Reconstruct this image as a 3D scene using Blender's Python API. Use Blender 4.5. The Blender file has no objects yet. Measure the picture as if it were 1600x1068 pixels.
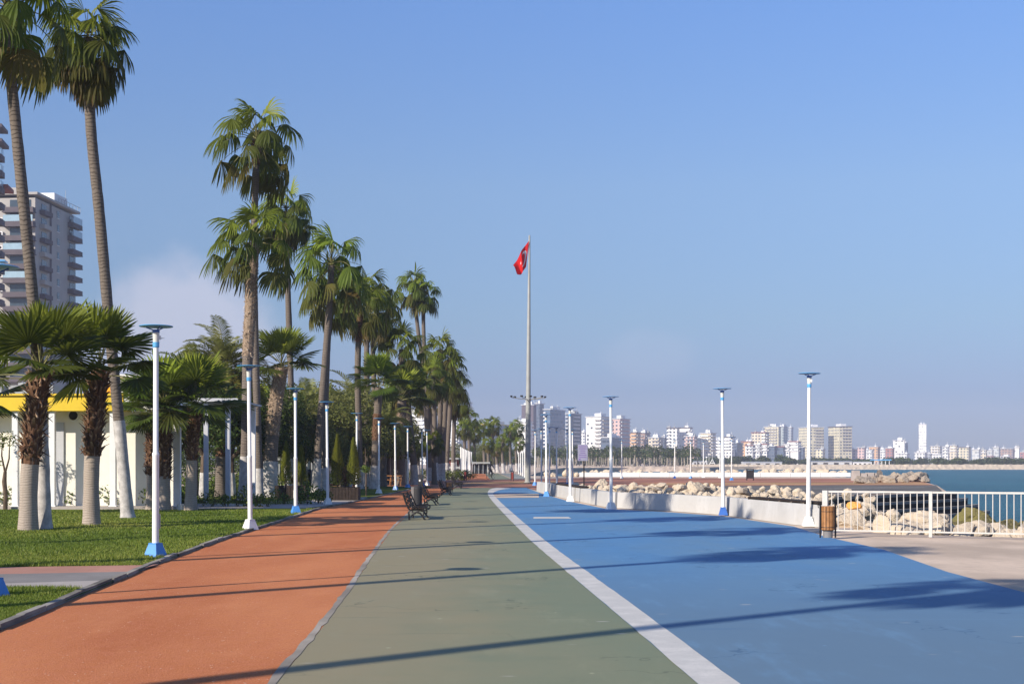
import bpy, bmesh, math, random
import numpy as np
from mathutils import Vector, Matrix, noise as mnoise
R = math.radians
scene = bpy.context.scene
COL = scene.collection
RNG = random.Random(7)

# ------------------------------------------------------------------ camera, sky, sun, exposure
CAM_H, FPX, HOR = 1.67, 2200.0, 722.0        # eye height, focal length and horizon of the 1600 px wide photograph
cam = bpy.data.cameras.new("camera"); camo = bpy.data.objects.new("camera", cam); COL.objects.link(camo)
camo.location = (0, 0, CAM_H); camo.rotation_euler = (R(90), 0, 0)
cam.sensor_width = 36.0; cam.lens = FPX / 1600 * 36; cam.shift_y = (HOR - 534) / 1600
cam.clip_start = 0.1; cam.clip_end = 8000
scene.camera = camo
SUN_EL, SUN_AZ = 28.5, 228.1                  # azimuth clockwise from +Y
world = bpy.data.worlds.new("World"); scene.world = world; world.use_nodes = True
wn = world.node_tree; wbg = wn.nodes['Background']
sky = wn.nodes.new('ShaderNodeTexSky'); sky.sky_type = 'NISHITA'; sky.sun_disc = False
sky.sun_elevation = R(SUN_EL); sky.sun_rotation = R(SUN_AZ); sky.air_density = 1.0; sky.dust_density = .35; sky.ozone_density = 3.0; sky.altitude = 0
wbg.inputs['Strength'].default_value = 0.125
sl = bpy.data.lights.new("sun", 'SUN'); sl.energy = 4.7; sl.angle = R(0.5); sl.color = (1.0, 0.90, 0.76)
so = bpy.data.objects.new("sun", sl); COL.objects.link(so)
sdir = Vector((math.sin(R(SUN_AZ)) * math.cos(R(SUN_EL)), math.cos(R(SUN_AZ)) * math.cos(R(SUN_EL)), math.sin(R(SUN_EL))))
so.rotation_euler = sdir.to_track_quat('Z', 'Y').to_euler(); so.location = (-60, -60, 60)
vs = scene.view_settings
vs.view_transform = 'Standard'; vs.look = 'None'; vs.gamma = 1; vs.use_curve_mapping = False; vs.exposure = 0.55
scene.cycles.volume_bounces = 0; scene.cycles.max_bounces = 6; scene.cycles.transparent_max_bounces = 8


def cloud_nodes():
    n = wn.nodes; L = wn.links
    tc = n.new('ShaderNodeTexCoord')
    sep = n.new('ShaderNodeSeparateXYZ'); L.new(tc.outputs['Generated'], sep.inputs[0])
    def mth(op, a, b=None, c=None):
        m = n.new('ShaderNodeMath'); m.operation = op
        for i, v in enumerate((a, b, c)):
            if v is None: continue
            if isinstance(v, (int, float)): m.inputs[i].default_value = v
            else: L.new(v, m.inputs[i])
        return m.outputs[0]
    hx = mth('ARCTAN2', sep.outputs[0], sep.outputs[1]); hz = sep.outputs[2]
    nz = n.new('ShaderNodeTexNoise'); nz.inputs['Scale'].default_value = 16; nz.inputs['Detail'].default_value = 7; nz.inputs['Roughness'].default_value = .55
    L.new(tc.outputs['Generated'], nz.inputs[0])
    fine = mth('MULTIPLY', mth('SUBTRACT', nz.outputs[0], .5), 1.0)
    def puff(cx, cz, rx, rz, gain):
        dx = mth('DIVIDE', mth('SUBTRACT', hx, cx), rx); dz = mth('DIVIDE', mth('SUBTRACT', hz, cz), rz)
        d = mth('SQRT', mth('ADD', mth('MULTIPLY', dx, dx), mth('MULTIPLY', dz, dz)))
        d = mth('ADD', mth('SUBTRACT', 1.0, d), fine)
        s = n.new('ShaderNodeMapRange'); s.interpolation_type = 'SMOOTHSTEP'
        L.new(d, s.inputs[0]); s.inputs[1].default_value = 0.02; s.inputs[2].default_value = .55; s.inputs[3].default_value = 0; s.inputs[4].default_value = gain
        return s.outputs[0]
    m1 = puff(-.225, .085, .075, .07, .50)
    m2 = puff(-.30, .055, .12, .06, .35)
    m3 = puff(.095, .075, .04, .022, .08)
    tot = mth('MINIMUM', mth('ADD', mth('MAXIMUM', m1, m2), m3), .6)
    gr = n.new('ShaderNodeValToRGB'); L.new(hz, gr.inputs[0]); e = gr.color_ramp.elements     # lavender grey haze low in the air, deeper blue above
    while len(e) < 6: e.new(.5)
    for el, (p, c) in zip(e, [(0.0, (.26, .30, .48)), (.05, (.27, .31, .49)), (.10, (.39, .43, .53)), (.19, (.58, .60, .68)), (.33, (.62, .74, .96)), (1.0, (.70, .80, 1.0))]): el.position = p; el.color = (*c, 1)
    tint = n.new('ShaderNodeMixRGB'); tint.blend_type = 'MULTIPLY'; tint.inputs[0].default_value = 1; L.new(sky.outputs[0], tint.inputs[1]); L.new(gr.outputs[0], tint.inputs[2])
    mix = n.new('ShaderNodeMixRGB'); L.new(tot, mix.inputs[0]); L.new(tint.outputs[0], mix.inputs[1])
    mix.inputs[2].default_value = (4.5, 4.25, 4.8, 1)
    L.new(mix.outputs[0], wbg.inputs['Color'])
cloud_nodes()


# ------------------------------------------------------------------ helpers
def ground(px, py, z=0.0):
    Y = FPX * (CAM_H - z) / (py - HOR)
    return Vector(((px - 800) / FPX * Y, Y, z))
def at(px, py, Y):
    return Vector(((px - 800) / FPX * Y, Y, CAM_H + (HOR - py) / FPX * Y))

def tag(o, label=None, cat=None, group=None, kind=None):
    if label: o['label'] = label
    if cat: o['category'] = cat
    if group: o['group'] = group
    if kind: o['kind'] = kind
    return o
def thing(name, label, cat, loc=(0, 0, 0), rz=0.0, group=None):
    o = bpy.data.objects.new(name, None); COL.objects.link(o)
    o.location = loc; o.rotation_euler = (0, 0, rz); o.empty_display_size = .2
    return tag(o, label, cat, group)
def kids(o): return [c for c in bpy.data.objects if c.parent == o]
def link_copy(o, parent=None):
    c = o.copy(); COL.objects.link(c)
    if parent is not None: c.parent = parent
    return c
class Tree:                                     # a thing with its parts, remembered for copying
    def __init__(s, root): s.root = root; s.parts = []
    def add(s, o, sub=()): s.parts.append((o, list(sub))); return o
    def dup(s):
        r = link_copy(s.root); t = Tree(r)
        for o, sub in s.parts:
            c = link_copy(o, r); t.add(c, [link_copy(q, c) for q in sub])
        return t

class MB:
    def __init__(s): s.v = []; s.f = []; s.m = []; s.t = []
    def vert(s, p, t=0.5): s.v.append((p[0], p[1], p[2])); s.t.append(t); return len(s.v) - 1
    def face(s, idx, m=0): s.f.append(tuple(idx)); s.m.append(m)
    def poly(s, pts, m=0, t=.5): s.face([s.vert(p, t) for p in pts], m)
    def box(s, c, d, rz=0.0, m=0, t=.5, top=None):
        cx, cy, cz = c; hx, hy, hz = d[0] / 2, d[1] / 2, d[2] / 2
        tx, ty = (hx, hy) if top is None else (top[0] / 2, top[1] / 2)
        ca, sa = math.cos(rz), math.sin(rz); b = len(s.v)
        for (x, y, z) in ((-hx, -hy, -hz), (hx, -hy, -hz), (hx, hy, -hz), (-hx, hy, -hz), (-tx, -ty, hz), (tx, -ty, hz), (tx, ty, hz), (-tx, ty, hz)):
            s.vert((cx + x * ca - y * sa, cy + x * sa + y * ca, cz + z), t)
        for f in ((0, 3, 2, 1), (4, 5, 6, 7), (0, 1, 5, 4), (1, 2, 6, 5), (2, 3, 7, 6), (3, 0, 4, 7)): s.face([b + i for i in f], m)
        return s
    def tube(s, path, rad, n=8, m=0, t=.5, cap=True, up=None):
        path = [Vector(p) for p in path]; rings = []
        if not hasattr(rad, '__len__'): rad = [rad] * len(path)
        d0 = (path[1] - path[0]).normalized()
        a = d0.orthogonal().normalized() if up is None else (Vector(up) - d0 * d0.dot(Vector(up))).normalized()
        for i, p in enumerate(path):
            d = (path[min(i + 1, len(path) - 1)] - path[max(i - 1, 0)]).normalized()
            a = (a - d * d.dot(a)).normalized(); b = d.cross(a)
            tt = t[i] if hasattr(t, '__len__') else t
            rings.append([s.vert(p + (a * math.cos(2 * math.pi * k / n) + b * math.sin(2 * math.pi * k / n)) * rad[i], tt) for k in range(n)])
        for i in range(len(rings) - 1):
            for k in range(n):
                s.face((rings[i][k], rings[i][(k + 1) % n], rings[i + 1][(k + 1) % n], rings[i + 1][k]), m)
        if cap: s.face(rings[0][::-1], m); s.face(rings[-1], m)
        return s
    def lathe(s, prof, n=16, c=(0, 0, 0), m=0, t=.5):
        return s.tube_prof(prof, n, c, m, t)
    def tube_prof(s, prof, n, c, m, t):
        rings = [[s.vert((c[0] + r * math.cos(2 * math.pi * k / n), c[1] + r * math.sin(2 * math.pi * k / n), c[2] + z), t) for k in range(n)] for r, z in prof]
        for i in range(len(rings) - 1):
            for k in range(n): s.face((rings[i][k], rings[i][(k + 1) % n], rings[i + 1][(k + 1) % n], rings[i + 1][k]), m)
        s.face(rings[0][::-1], m); s.face(rings[-1], m)
        return s
    def mesh(s, name, mats, smooth=False):
        me = bpy.data.meshes.new(name); me.from_pydata(s.v, [], s.f)
        for mm in (mats if isinstance(mats, (list, tuple)) else [mats]): me.materials.append(mm)
        me.polygons.foreach_set('material_index', s.m)
        if smooth: me.polygons.foreach_set('use_smooth', [True] * len(s.f))
        at_ = me.attributes.new('tint', 'FLOAT', 'POINT'); at_.data.foreach_set('value', s.t)
        me.update()
        if smooth: me.set_sharp_from_angle(angle=R(35))
        return me
    def build(s, name, mats, parent=None, smooth=False, loc=(0, 0, 0)):
        o = bpy.data.objects.new(name, s.mesh(name, mats, smooth)); COL.objects.link(o); o.location = loc
        if parent is not None: o.parent = parent
        return o
def inst(name, me, parent=None, loc=(0, 0, 0), rz=0.0, sc=1.0):
    o = bpy.data.objects.new(name, me); COL.objects.link(o); o.location = loc; o.rotation_euler = (0, 0, rz)
    o.scale = (sc, sc, sc) if not hasattr(sc, '__len__') else sc
    if parent is not None: o.parent = parent
    return o

# ------------------------------------------------------------------ materials
class NT:
    def __init__(s, name):
        s.mat = bpy.data.materials.new(name); s.mat.use_nodes = True
        s.nt = s.mat.node_tree; s.n = s.nt.nodes; s.L = s.nt.links
        s.p = s.n['Principled BSDF']; s.out = s.n['Material Output']
    def new(s, t, **kw):
        nd = s.n.new(t)
        for k, v in kw.items(): setattr(nd, k, v)
        return nd
    def link(s, a, b): s.L.new(a, b)
    def math(s, op, a, b=None, c=None):
        m = s.n.new('ShaderNodeMath'); m.operation = op
        for i, v in enumerate((a, b, c)):
            if v is None: continue
            if isinstance(v, (int, float)): m.inputs[i].default_value = v
            else: s.L.new(v, m.inputs[i])
        return m.outputs[0]
    def noise(s, vec, scale, detail=4, rough=.55):
        t = s.n.new('ShaderNodeTexNoise'); t.inputs['Scale'].default_value = scale; t.inputs['Detail'].default_value = detail; t.inputs['Roughness'].default_value = rough
        if vec is not None: s.L.new(vec, t.inputs['Vector'])
        return t.outputs[0]
    def coord(s, kind='Object', scale=None):
        tc = s.n.new('ShaderNodeTexCoord'); o = tc.outputs[kind]
        if scale is not None:
            mp = s.n.new('ShaderNodeMapping'); mp.inputs['Scale'].default_value = scale; s.L.new(o, mp.inputs[0]); o = mp.outputs[0]
        return o
    def world(s, scale=None):
        g = s.n.new('ShaderNodeNewGeometry'); o = g.outputs['Position']
        if scale is not None:
            mp = s.n.new('ShaderNodeMapping'); mp.inputs['Scale'].default_value = scale; s.L.new(o, mp.inputs[0]); o = mp.outputs[0]
        return o
    def range(s, v, a, b, c=0.0, d=1.0, smooth=True):
        m = s.n.new('ShaderNodeMapRange'); m.interpolation_type = 'SMOOTHSTEP' if smooth else 'LINEAR'
        s.L.new(v, m.inputs[0]); m.inputs[1].default_value = a; m.inputs[2].default_value = b; m.inputs[3].default_value = c; m.inputs[4].default_value = d
        return m.outputs[0]
    def mix(s, fac, a, b):
        m = s.n.new('ShaderNodeMixRGB')
        if isinstance(fac, (int, float)): m.inputs[0].default_value = fac
        else: s.L.new(fac, m.inputs[0])
        for i, v in ((1, a), (2, b)):
            if isinstance(v, tuple): m.inputs[i].default_value = (*v[:3], 1)
            else: s.L.new(v, m.inputs[i])
        return m.outputs[0]
    def ramp(s, v, stops):
        r = s.n.new('ShaderNodeValToRGB'); s.L.new(v, r.inputs[0]); e = r.color_ramp.elements
        while len(e) < len(stops): e.new(.5)
        for el, (p, c) in zip(e, stops): el.position = p; el.color = (*c, 1)
        return r.outputs[0]
    def bump(s, h, strength, dist=.02):
        b = s.n.new('ShaderNodeBump'); b.inputs['Strength'].default_value = strength; b.inputs['Distance'].default_value = dist
        s.L.new(h, b.inputs['Height']); s.L.new(b.outputs[0], s.p.inputs['Normal'])
    def color(s, c, rough=.6, spec=.3, metal=0.0):
        if isinstance(c, tuple): s.p.inputs['Base Color'].default_value = (*c[:3], 1)
        else: s.L.new(c, s.p.inputs['Base Color'])
        if isinstance(rough, (int, float)): s.p.inputs['Roughness'].default_value = rough
        else: s.L.new(rough, s.p.inputs['Roughness'])
        s.p.inputs['Specular IOR Level'].default_value = spec; s.p.inputs['Metallic'].default_value = metal
        return s.mat

def mul(c, k): return tuple(min(1, x * k) for x in c)
def plain(name, c, rough=.55, spec=.3, var=.18, scale=3.0, metal=0.0, bump=0.0):
    t = NT(name); co = t.coord('Object')
    n1 = t.noise(co, scale, 5); n2 = t.noise(co, scale * 9, 3)
    f = t.math('ADD', t.math('MULTIPLY', n1, .7), t.math('MULTIPLY', n2, .3))
    col = t.mix(t.range(f, .32, .68), mul(c, 1 - var), mul(c, 1 + var * .6))
    if bump: t.bump(n2, bump, .01)
    return t.color(col, rough, spec, metal)

def m_clay():
    t = NT('red_clay'); w = t.world()
    a = t.noise(t.world((.5, .16, 1)), 1.0, 5); b = t.noise(w, 7, 4); c = t.noise(w, 60, 3, .7)
    col = t.mix(t.range(a, .3, .7), (.39, .122, .046), (.53, .20, .082))
    col = t.mix(t.math('MULTIPLY', t.range(b, .35, .75), .45), col, (.47, .165, .095))
    col = t.mix(t.math('MULTIPLY', t.range(c, .48, .66), .55), col, (.62, .28, .15)); c2 = t.noise(w, 34, 4, .75); col = t.mix(t.math('MULTIPLY', t.range(c2, .52, .68), .5), col, (.25, .07, .032)); g2 = t.noise(t.world((.8, .25, 1)), 1.6, 6, .7); col = t.mix(t.math('MULTIPLY', t.range(g2, .5, .7), .35), col, (.58, .25, .12))
    v = t.new('ShaderNodeTexVoronoi'); v.inputs['Scale'].default_value = 14; t.link(w, v.inputs['Vector'])
    sp = t.math('MULTIPLY', t.range(v.outputs['Distance'], .09, .16, 1, 0), t.range(t.noise(w, 3.1, 3), .50, .60))
    col = t.mix(t.math('MULTIPLY', sp, .9), col, (.68, .48, .36))
    t.bump(t.math('ADD', c, t.math('MULTIPLY', sp, 1.5)), .55, .012)
    return t.color(col, .95, .08)
def m_court(name, base, worn, dark, wornfac=.6, fade=(.2, .16, .12), side=False):
    t = NT(name); w = t.world()
    a = t.noise(t.world((.35, .12, 1)), 1.0, 6, .6); b = t.noise(w, 1.3, 5); c = t.noise(w, 45, 3)
    col = t.mix(t.math('MULTIPLY', t.range(a, .38, .66), wornfac), base, worn)
    col = t.mix(t.math('MULTIPLY', t.range(b, .5, .8), .35), col, dark)
    col = t.mix(t.math('MULTIPLY', t.range(c, .45, .75), .25), col, mul(base, 1.35))
    s0 = t.new('ShaderNodeSeparateXYZ'); t.link(w, s0.inputs[0])        # the paint turns greyer over the first stretch of the way
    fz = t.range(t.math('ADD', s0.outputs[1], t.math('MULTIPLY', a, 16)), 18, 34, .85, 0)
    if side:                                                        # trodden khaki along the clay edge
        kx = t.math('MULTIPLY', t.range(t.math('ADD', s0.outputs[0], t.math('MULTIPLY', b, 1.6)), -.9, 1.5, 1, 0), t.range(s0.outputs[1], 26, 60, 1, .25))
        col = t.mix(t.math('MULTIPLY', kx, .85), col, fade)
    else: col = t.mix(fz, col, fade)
    v = t.new('ShaderNodeTexVoronoi'); v.inputs['Scale'].default_value = 1.1; t.link(t.world((1.6, .9, 1)), v.inputs['Vector'])
    sc = t.math('MULTIPLY', t.range(t.math('ADD', v.outputs['Distance'], t.math('MULTIPLY', b, .06)), .045, .085, 1, 0), .55)
    col = t.mix(sc, col, mul(worn, 1.9))
    # cast slab joints across the way
    sy = t.new('ShaderNodeSeparateXYZ'); t.link(w, sy.inputs[0])
    fr = t.math('FRACT', t.math('DIVIDE', sy.outputs[1], 6.0))
    j = t.math('MULTIPLY', t.range(t.math('ABSOLUTE', t.math('SUBTRACT', fr, .5)), .0012, .003, .45, 0), 1)
    col = t.mix(j, col, mul(worn, 1.25))
    d = t.noise(t.world((.9, .22, 1)), 1.7, 6, .7); col = t.mix(t.math('MULTIPLY', t.range(d, .52, .74), .40), col, mul(worn, 1.35))     # dusty patches
    e = t.noise(t.world((.25, 2.2, 1)), 1.4, 5, .65); col = t.mix(t.math('MULTIPLY', t.range(e, .60, .72), .35), col, mul(dark, .8))  # scuffs along the slabs
    v2 = t.new('ShaderNodeTexVoronoi'); v2.inputs['Scale'].default_value = 2.3; t.link(t.world((.45, 1.6, 1)), v2.inputs['Vector'])
    k2 = t.math('MULTIPLY', t.range(t.math('ADD', v2.outputs['Distance'], t.math('MULTIPLY', t.noise(w, 9, 4), .10)), .09, .15, 1, 0), t.range(t.noise(w, .55, 2), .5, .56))
    col = t.mix(t.math('MULTIPLY', k2, .9), col, (.46, .44, .40))
    v3 = t.new('ShaderNodeTexVoronoi'); v3.feature = 'DISTANCE_TO_EDGE'; v3.inputs['Scale'].default_value = .42
    wob = t.new('ShaderNodeVectorMath'); wob.operation = 'ADD'; nt_ = t.n.new('ShaderNodeTexNoise'); nt_.inputs['Scale'].default_value = 2.5; t.link(w, nt_.inputs['Vector']); t.link(w, wob.inputs[0]); t.link(nt_.outputs['Color'], wob.inputs[1]); t.link(wob.outputs[0], v3.inputs['Vector'])
    ck = t.math('MULTIPLY', t.range(v3.outputs['Distance'], .003, .012, .5, 0), t.range(t.noise(w, .23, 2), .5, .55))
    col = t.mix(ck, col, mul(dark, .55))
    t.bump(c, .2, .004)
    return t.color(col, t.range(a, .3, .7, .62, .8), .22)
def m_line():
    t = NT('white_line_paint'); w = t.world(); b = t.noise(w, 2.2, 6, .65); c = t.noise(w, 30, 4, .7)
    col = t.mix(t.range(b, .42, .72), (.48, .47, .445), (.58, .56, .525))
    col = t.mix(t.math('MULTIPLY', t.range(c, .56, .72), .6), col, (.27, .29, .29))
    return t.color(col, .75, .2)
def m_concrete(name, c, stain=.35, scale=1.0):
    t = NT(name); w = t.world(); a = t.noise(t.world((.35, .2, .6)), scale, 6, .6); b = t.noise(w, 6 * scale, 5, .6); d = t.noise(w, 70, 2)
    col = t.mix(t.range(a, .35, .68), mul(c, 1 - stain), mul(c, 1.12))
    col = t.mix(t.math('MULTIPLY', t.range(b, .45, .7), .3), col, mul(c, .72))
    t.bump(t.math('ADD', b, t.math('MULTIPLY', d, .4)), .25, .008)
    return t.color(col, .9, .15)
def m_wall_concrete():
    t = NT('sea_wall_concrete'); w = t.world((1, 1, .5)); a = t.noise(w, .9, 5, .6); b = t.noise(t.world(), 5, 5, .6)
    col = t.mix(t.range(a, .4, .7), (.44, .43, .415), (.51, .50, .485))
    col = t.mix(t.math('MULTIPLY', t.range(b, .5, .72), .35), col, (.36, .35, .33))
    t.bump(b, .25, .01)
    return t.color(col, .85, .2)
def m_grass_soil():
    t = NT('lawn'); w = t.world(); a = t.noise(w, .35, 5); b = t.noise(w, 9, 4); 
    col = t.mix(t.range(a, .35, .65), (.065, .105, .012), (.13, .15, .022))
    col = t.mix(t.math('MULTIPLY', t.range(b, .4, .7), .5), col, (.04, .065, .012))
    t.bump(b, .6, .03)
    return t.color(col, .95, .05)
def m_leaf(name, stops, trans=.32, rough=.55, spec=.12):
    t = NT(name); a = t.new('ShaderNodeAttribute', attribute_name='tint'); col = t.ramp(a.outputs['Fac'], stops)
    oi = t.new('ShaderNodeObjectInfo')
    hs = t.new('ShaderNodeHueSaturation'); t.link(col, hs.inputs['Color'])
    t.link(t.range(oi.outputs['Random'], 0, 1, .85, 1.25, False), hs.inputs['Value'])
    t.link(t.range(oi.outputs['Random'], 0, 1, .485, .515, False), hs.inputs['Hue'])
    c = hs.outputs[0]
    t.color(c, rough, spec)
    tr = t.new('ShaderNodeBsdfTranslucent'); t.link(t.mix(.5, c, (.22, .26, .03)), tr.inputs[0])
    mx = t.new('ShaderNodeMixShader'); mx.inputs[0].default_value = trans
    t.link(t.p.outputs[0], mx.inputs[1]); t.link(tr.outputs[0], mx.inputs[2]); t.link(mx.outputs[0], t.out.inputs[0])
    return t.mat
def m_bark_rings(name, c1, c2, pitch=.13, h=.6):
    t = NT(name); w = t.world(); sy = t.new('ShaderNodeSeparateXYZ'); t.link(w, sy.inputs[0])
    n = t.noise(w, 3.0, 4); 
    ph = t.math('ADD', t.math('DIVIDE', sy.outputs[2], pitch), t.math('MULTIPLY', n, 3.0))
    fr = t.math('FRACT', ph); ring = t.range(fr, 0, .28, 0, 1)
    v = t.noise(t.world((14, 14, 1.2)), 1.0, 4, .6)
    col = t.mix(ring, mul(c1, .70), c2)
    col = t.mix(t.math('MULTIPLY', t.range(v, .4, .7), .55), col, c1)
    t.bump(t.math('ADD', ring, t.math('MULTIPLY', v, .7)), h, .02)
    return t.color(col, .9, .1)
def m_attr(name, stops, rough=.9, bump=0.0):
    t = NT(name); a = t.new('ShaderNodeAttribute', attribute_name='tint'); col = t.ramp(a.outputs['Fac'], stops)
    n = t.noise(t.coord(), 20, 3); col = t.mix(t.math('MULTIPLY', t.range(n, .4, .7), .35), col, stops[0][1])
    if bump: t.bump(n, bump, .01)
    return t.color(col, rough, .12)
def m_rock(name, c1, c2, c3):
    t = NT(name); o = t.coord('Object'); w = t.world(); oi = t.new('ShaderNodeObjectInfo')
    a = t.noise(w, 1.3, 6, .6); b = t.noise(w, 6, 6, .65); c = t.noise(w, 22, 4, .7)
    col = t.mix(t.range(a, .35, .65), c1, c2)
    col = t.mix(t.math('MULTIPLY', t.range(b, .55, .72), .6), col, c3)
    col = t.mix(t.range(oi.outputs['Random'], 0, 1, 0, .35, False), col, mul(c3, 1.3))
    t.bump(t.math('ADD', b, t.math('MULTIPLY', c, .5)), .8, .08)
    return t.color(col, .92, .1)
def m_facade(name, c, win=(.07, .09, .12), fw=3.4, fh=3.1, wx=(.24, .74), wz=(.30, .78), density=.9, rough=.7):
    """painted render with a grid of glazed openings set in it (object space, metres)"""
    t = NT(name); o = t.coord('Object'); s = t.new('ShaderNodeSeparateXYZ'); t.link(o, s.inputs[0])
    u = t.math('DIVIDE', t.math('ADD', s.outputs[0], t.math('ADD', s.outputs[1], 200.3)), fw); v = t.math('DIVIDE', t.math('ADD', s.outputs[2], .2), fh)
    fu = t.math('FRACT', u); fv = t.math('FRACT', v)
    def band(x, a, b): return t.math('MULTIPLY', t.math('GREATER_THAN', x, a), t.math('LESS_THAN', x, b))
    cell = t.new('ShaderNodeCombineXYZ'); t.link(t.math('FLOOR', u), cell.inputs[0]); t.link(t.math('FLOOR', v), cell.inputs[1])
    wnz = t.new('ShaderNodeTexWhiteNoise'); t.link(cell.outputs[0], wnz.inputs[0])
    ng = t.new('ShaderNodeNewGeometry'); sn = t.new('ShaderNodeSeparateXYZ'); t.link(ng.outputs['Normal'], sn.inputs[0])
    m = t.math('MULTIPLY', band(fu, *wx), band(fv, *wz))
    m = t.math('MULTIPLY', m, t.math('LESS_THAN', wnz.outputs[0], density))
    m = t.math('MULTIPLY', m, t.math('LESS_THAN', t.math('ABSOLUTE', sn.outputs[2]), .5))
    n = t.noise(t.coord('Object', (.3, .3, .08)), 1.0, 4)
    wall = t.mix(t.range(n, .35, .7), mul(c, .86), mul(c, 1.06))
    glass = t.mix(wnz.outputs[0], mul(win, .6), mul(win, 2.0))
    col = t.mix(m, wall, glass)
    return t.color(col, t.math('SUBTRACT', rough, t.math('MULTIPLY', m, .5)), .35)

M = {}
M['clay'] = m_clay()
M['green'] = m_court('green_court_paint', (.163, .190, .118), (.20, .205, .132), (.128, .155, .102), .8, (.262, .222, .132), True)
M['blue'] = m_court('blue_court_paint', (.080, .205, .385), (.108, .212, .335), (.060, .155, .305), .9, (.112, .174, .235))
M['line'] = m_line()
M['apron'] = m_concrete('beige_concrete', (.56, .445, .345), .25)
M['strip'] = m_concrete('pale_paving', (.40, .36, .33), .2)
M['pinkpave'] = m_concrete('pink_paving', (.42, .22, .165), .18)
M['greypave'] = m_concrete('grey_paving', (.225, .21, .20), .18)
M['plaza'] = m_concrete('red_brown_paving', (.40, .185, .125), .3, .5)
M['ochre'] = m_concrete('ochre_paving', (.46, .27, .14), .3, .5)
M['farpave'] = m_concrete('far_grey_paving', (.27, .28, .26), .3, .3)
M['asphalt'] = m_concrete('asphalt', (.15, .14, .13), .25, .5)
M['edge'] = m_concrete('worn_edge_concrete', (.36, .32, .27), .45, 2.0)
M['kerb'] = m_concrete('kerb_stone', (.31, .285, .25), .6, 3.0)
M['lawn'] = m_grass_soil()
M['seawall'] = m_wall_concrete()
M['white'] = plain('white_paint', (.78, .78, .76), .55, .25, .06, 6)
M['blue_paint'] = plain('blue_paint', (.075, .27, .68), .4, .4, .10, 6)
M['deep_blue'] = plain('deep_blue_paint', (.035, .12, .42), .4, .4, .10, 6)
M['disc_blue'] = plain('disc_blue_paint', (.11, .38, .70), .35, .45, .12, 6)
M['lampglass'] = plain('frosted_lamp_glass', (.62, .62, .58), .2, .5, .05, 6)
M['iron'] = plain('black_iron', (.018, .016, .016), .45, .4, .3, 12)
M['darkwood'] = plain('dark_plank', (.035, .025, .02), .7, .2, .35, 8)
M['grey_metal'] = plain('grey_metal', (.30, .31, .31), .4, .5, .12, 5)
M['pole_metal'] = plain('galvanised_pole', (.33, .34, .325), .45, .4, .1, 2)
M['fence'] = plain('pale_grey_fence_paint', (.52, .50, .47), .55, .3, .10, 6)
M['dark_grey'] = plain('dark_grey_plastic', (.024, .025, .029), .75, .35, .15, 5)
M['mid_grey'] = plain('mid_grey_plastic', (.20, .19, .185), .6, .3, .15, 5)
M['bin_wood'] = plain('varnished_slats', (.36, .17, .065), .45, .35, .28, 7)
M['soil'] = plain('soil', (.05, .035, .025), .95, .05, .3, 6)
M['cream'] = plain('cream_render', (.80, .77, .68), .8, .2, .06, .6)
M['column_white'] = plain('white_column_paint', (.76, .76, .76), .6, .25, .05, 1.5)
M['yellow'] = plain('yellow_fascia_paint', (.72, .50, .03), .5, .35, .08, .8)
M['orange'] = plain('orange_star_paint', (.85, .36, .02), .5, .35, .05, 3)
M['dark_hole'] = plain('dark_opening', (.02, .017, .016), .6, .2, .2, 3)
M['glass'] = plain('window_glass', (.05, .07, .09), .12, .6, .2, 1)
M['rail_glass'] = plain('balcony_glass', (.30, .42, .50), .15, .6, .1, 1)
M['dark_slab'] = plain('dark_balcony_render', (.115, .098, .110), .8, .15, .12, .5)
M['beige_wall'] = plain('beige_render', (.39, .37, .35), .85, .15, .08, .3)
M['pale_wall'] = plain('pale_grey_render', (.50, .51, .53), .85, .15, .06, .3)
M['roof_red'] = plain('red_roof_tiles', (.25, .07, .05), .8, .15, .15, .5)
M['red'] = plain('red_paint', (.24, .045, .035), .5, .3, .12, 3)
M['sign'] = plain('lilac_sign_board', (.29, .285, .385), .6, .2, .07, 4)
M['sign_ink'] = plain('purple_sign_print', (.20, .13, .34), .6, .2, .08, 8)
M['steps_dark'] = m_concrete('dark_wet_stone', (.045, .040, .036), .35, 1.0)
M['steps_tread'] = m_concrete('pale_step_edge', (.26, .24, .215), .3, 1.0)
M['whitewash'] = plain('whitewashed_bark', (.47, .445, .425), .95, .05, .34, 5, bump=.9)
M['bark'] = m_bark_rings('ringed_palm_bark', (.115, .094, .079), (.175, .145, .121), .105, .6)
M['bark_pale'] = m_bark_rings('smooth_palm_bark', (.31, .255, .215), (.38, .32, .27), .06, .35)
M['boots'] = m_attr('palm_leaf_bases', [(0, (.06, .032, .02)), (.45, (.20, .11, .065)), (1, (.44, .31, .21))], .9)
M['boots_pale'] = m_attr('pale_palm_leaf_bases', [(0, (.14, .095, .065)), (.5, (.38, .29, .21)), (1, (.62, .53, .42))], .9)
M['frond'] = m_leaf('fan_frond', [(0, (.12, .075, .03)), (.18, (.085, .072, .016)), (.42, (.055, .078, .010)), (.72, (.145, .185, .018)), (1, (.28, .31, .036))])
M['frond_dark'] = m_leaf('dense_fan_frond', [(0, (.09, .06, .025)), (.2, (.048, .055, .012)), (.5, (.050, .078, .011)), (.8, (.125, .165, .017)), (1, (.25, .285, .032))], .25, .42)
M['date'] = m_leaf('feather_frond', [(0, (.16, .11, .04)), (.3, (.15, .14, .035)), (.6, (.165, .17, .042)), (1, (.25, .25, .075))])
M['petiole'] = plain('leaf_stalk', (.17, .16, .06), .6, .2, .2, 4)
M['broadleaf'] = m_leaf('broad_leaf', [(0, (.022, .035, .010)), (.5, (.045, .068, .015)), (1, (.10, .13, .028))], .2)
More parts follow.
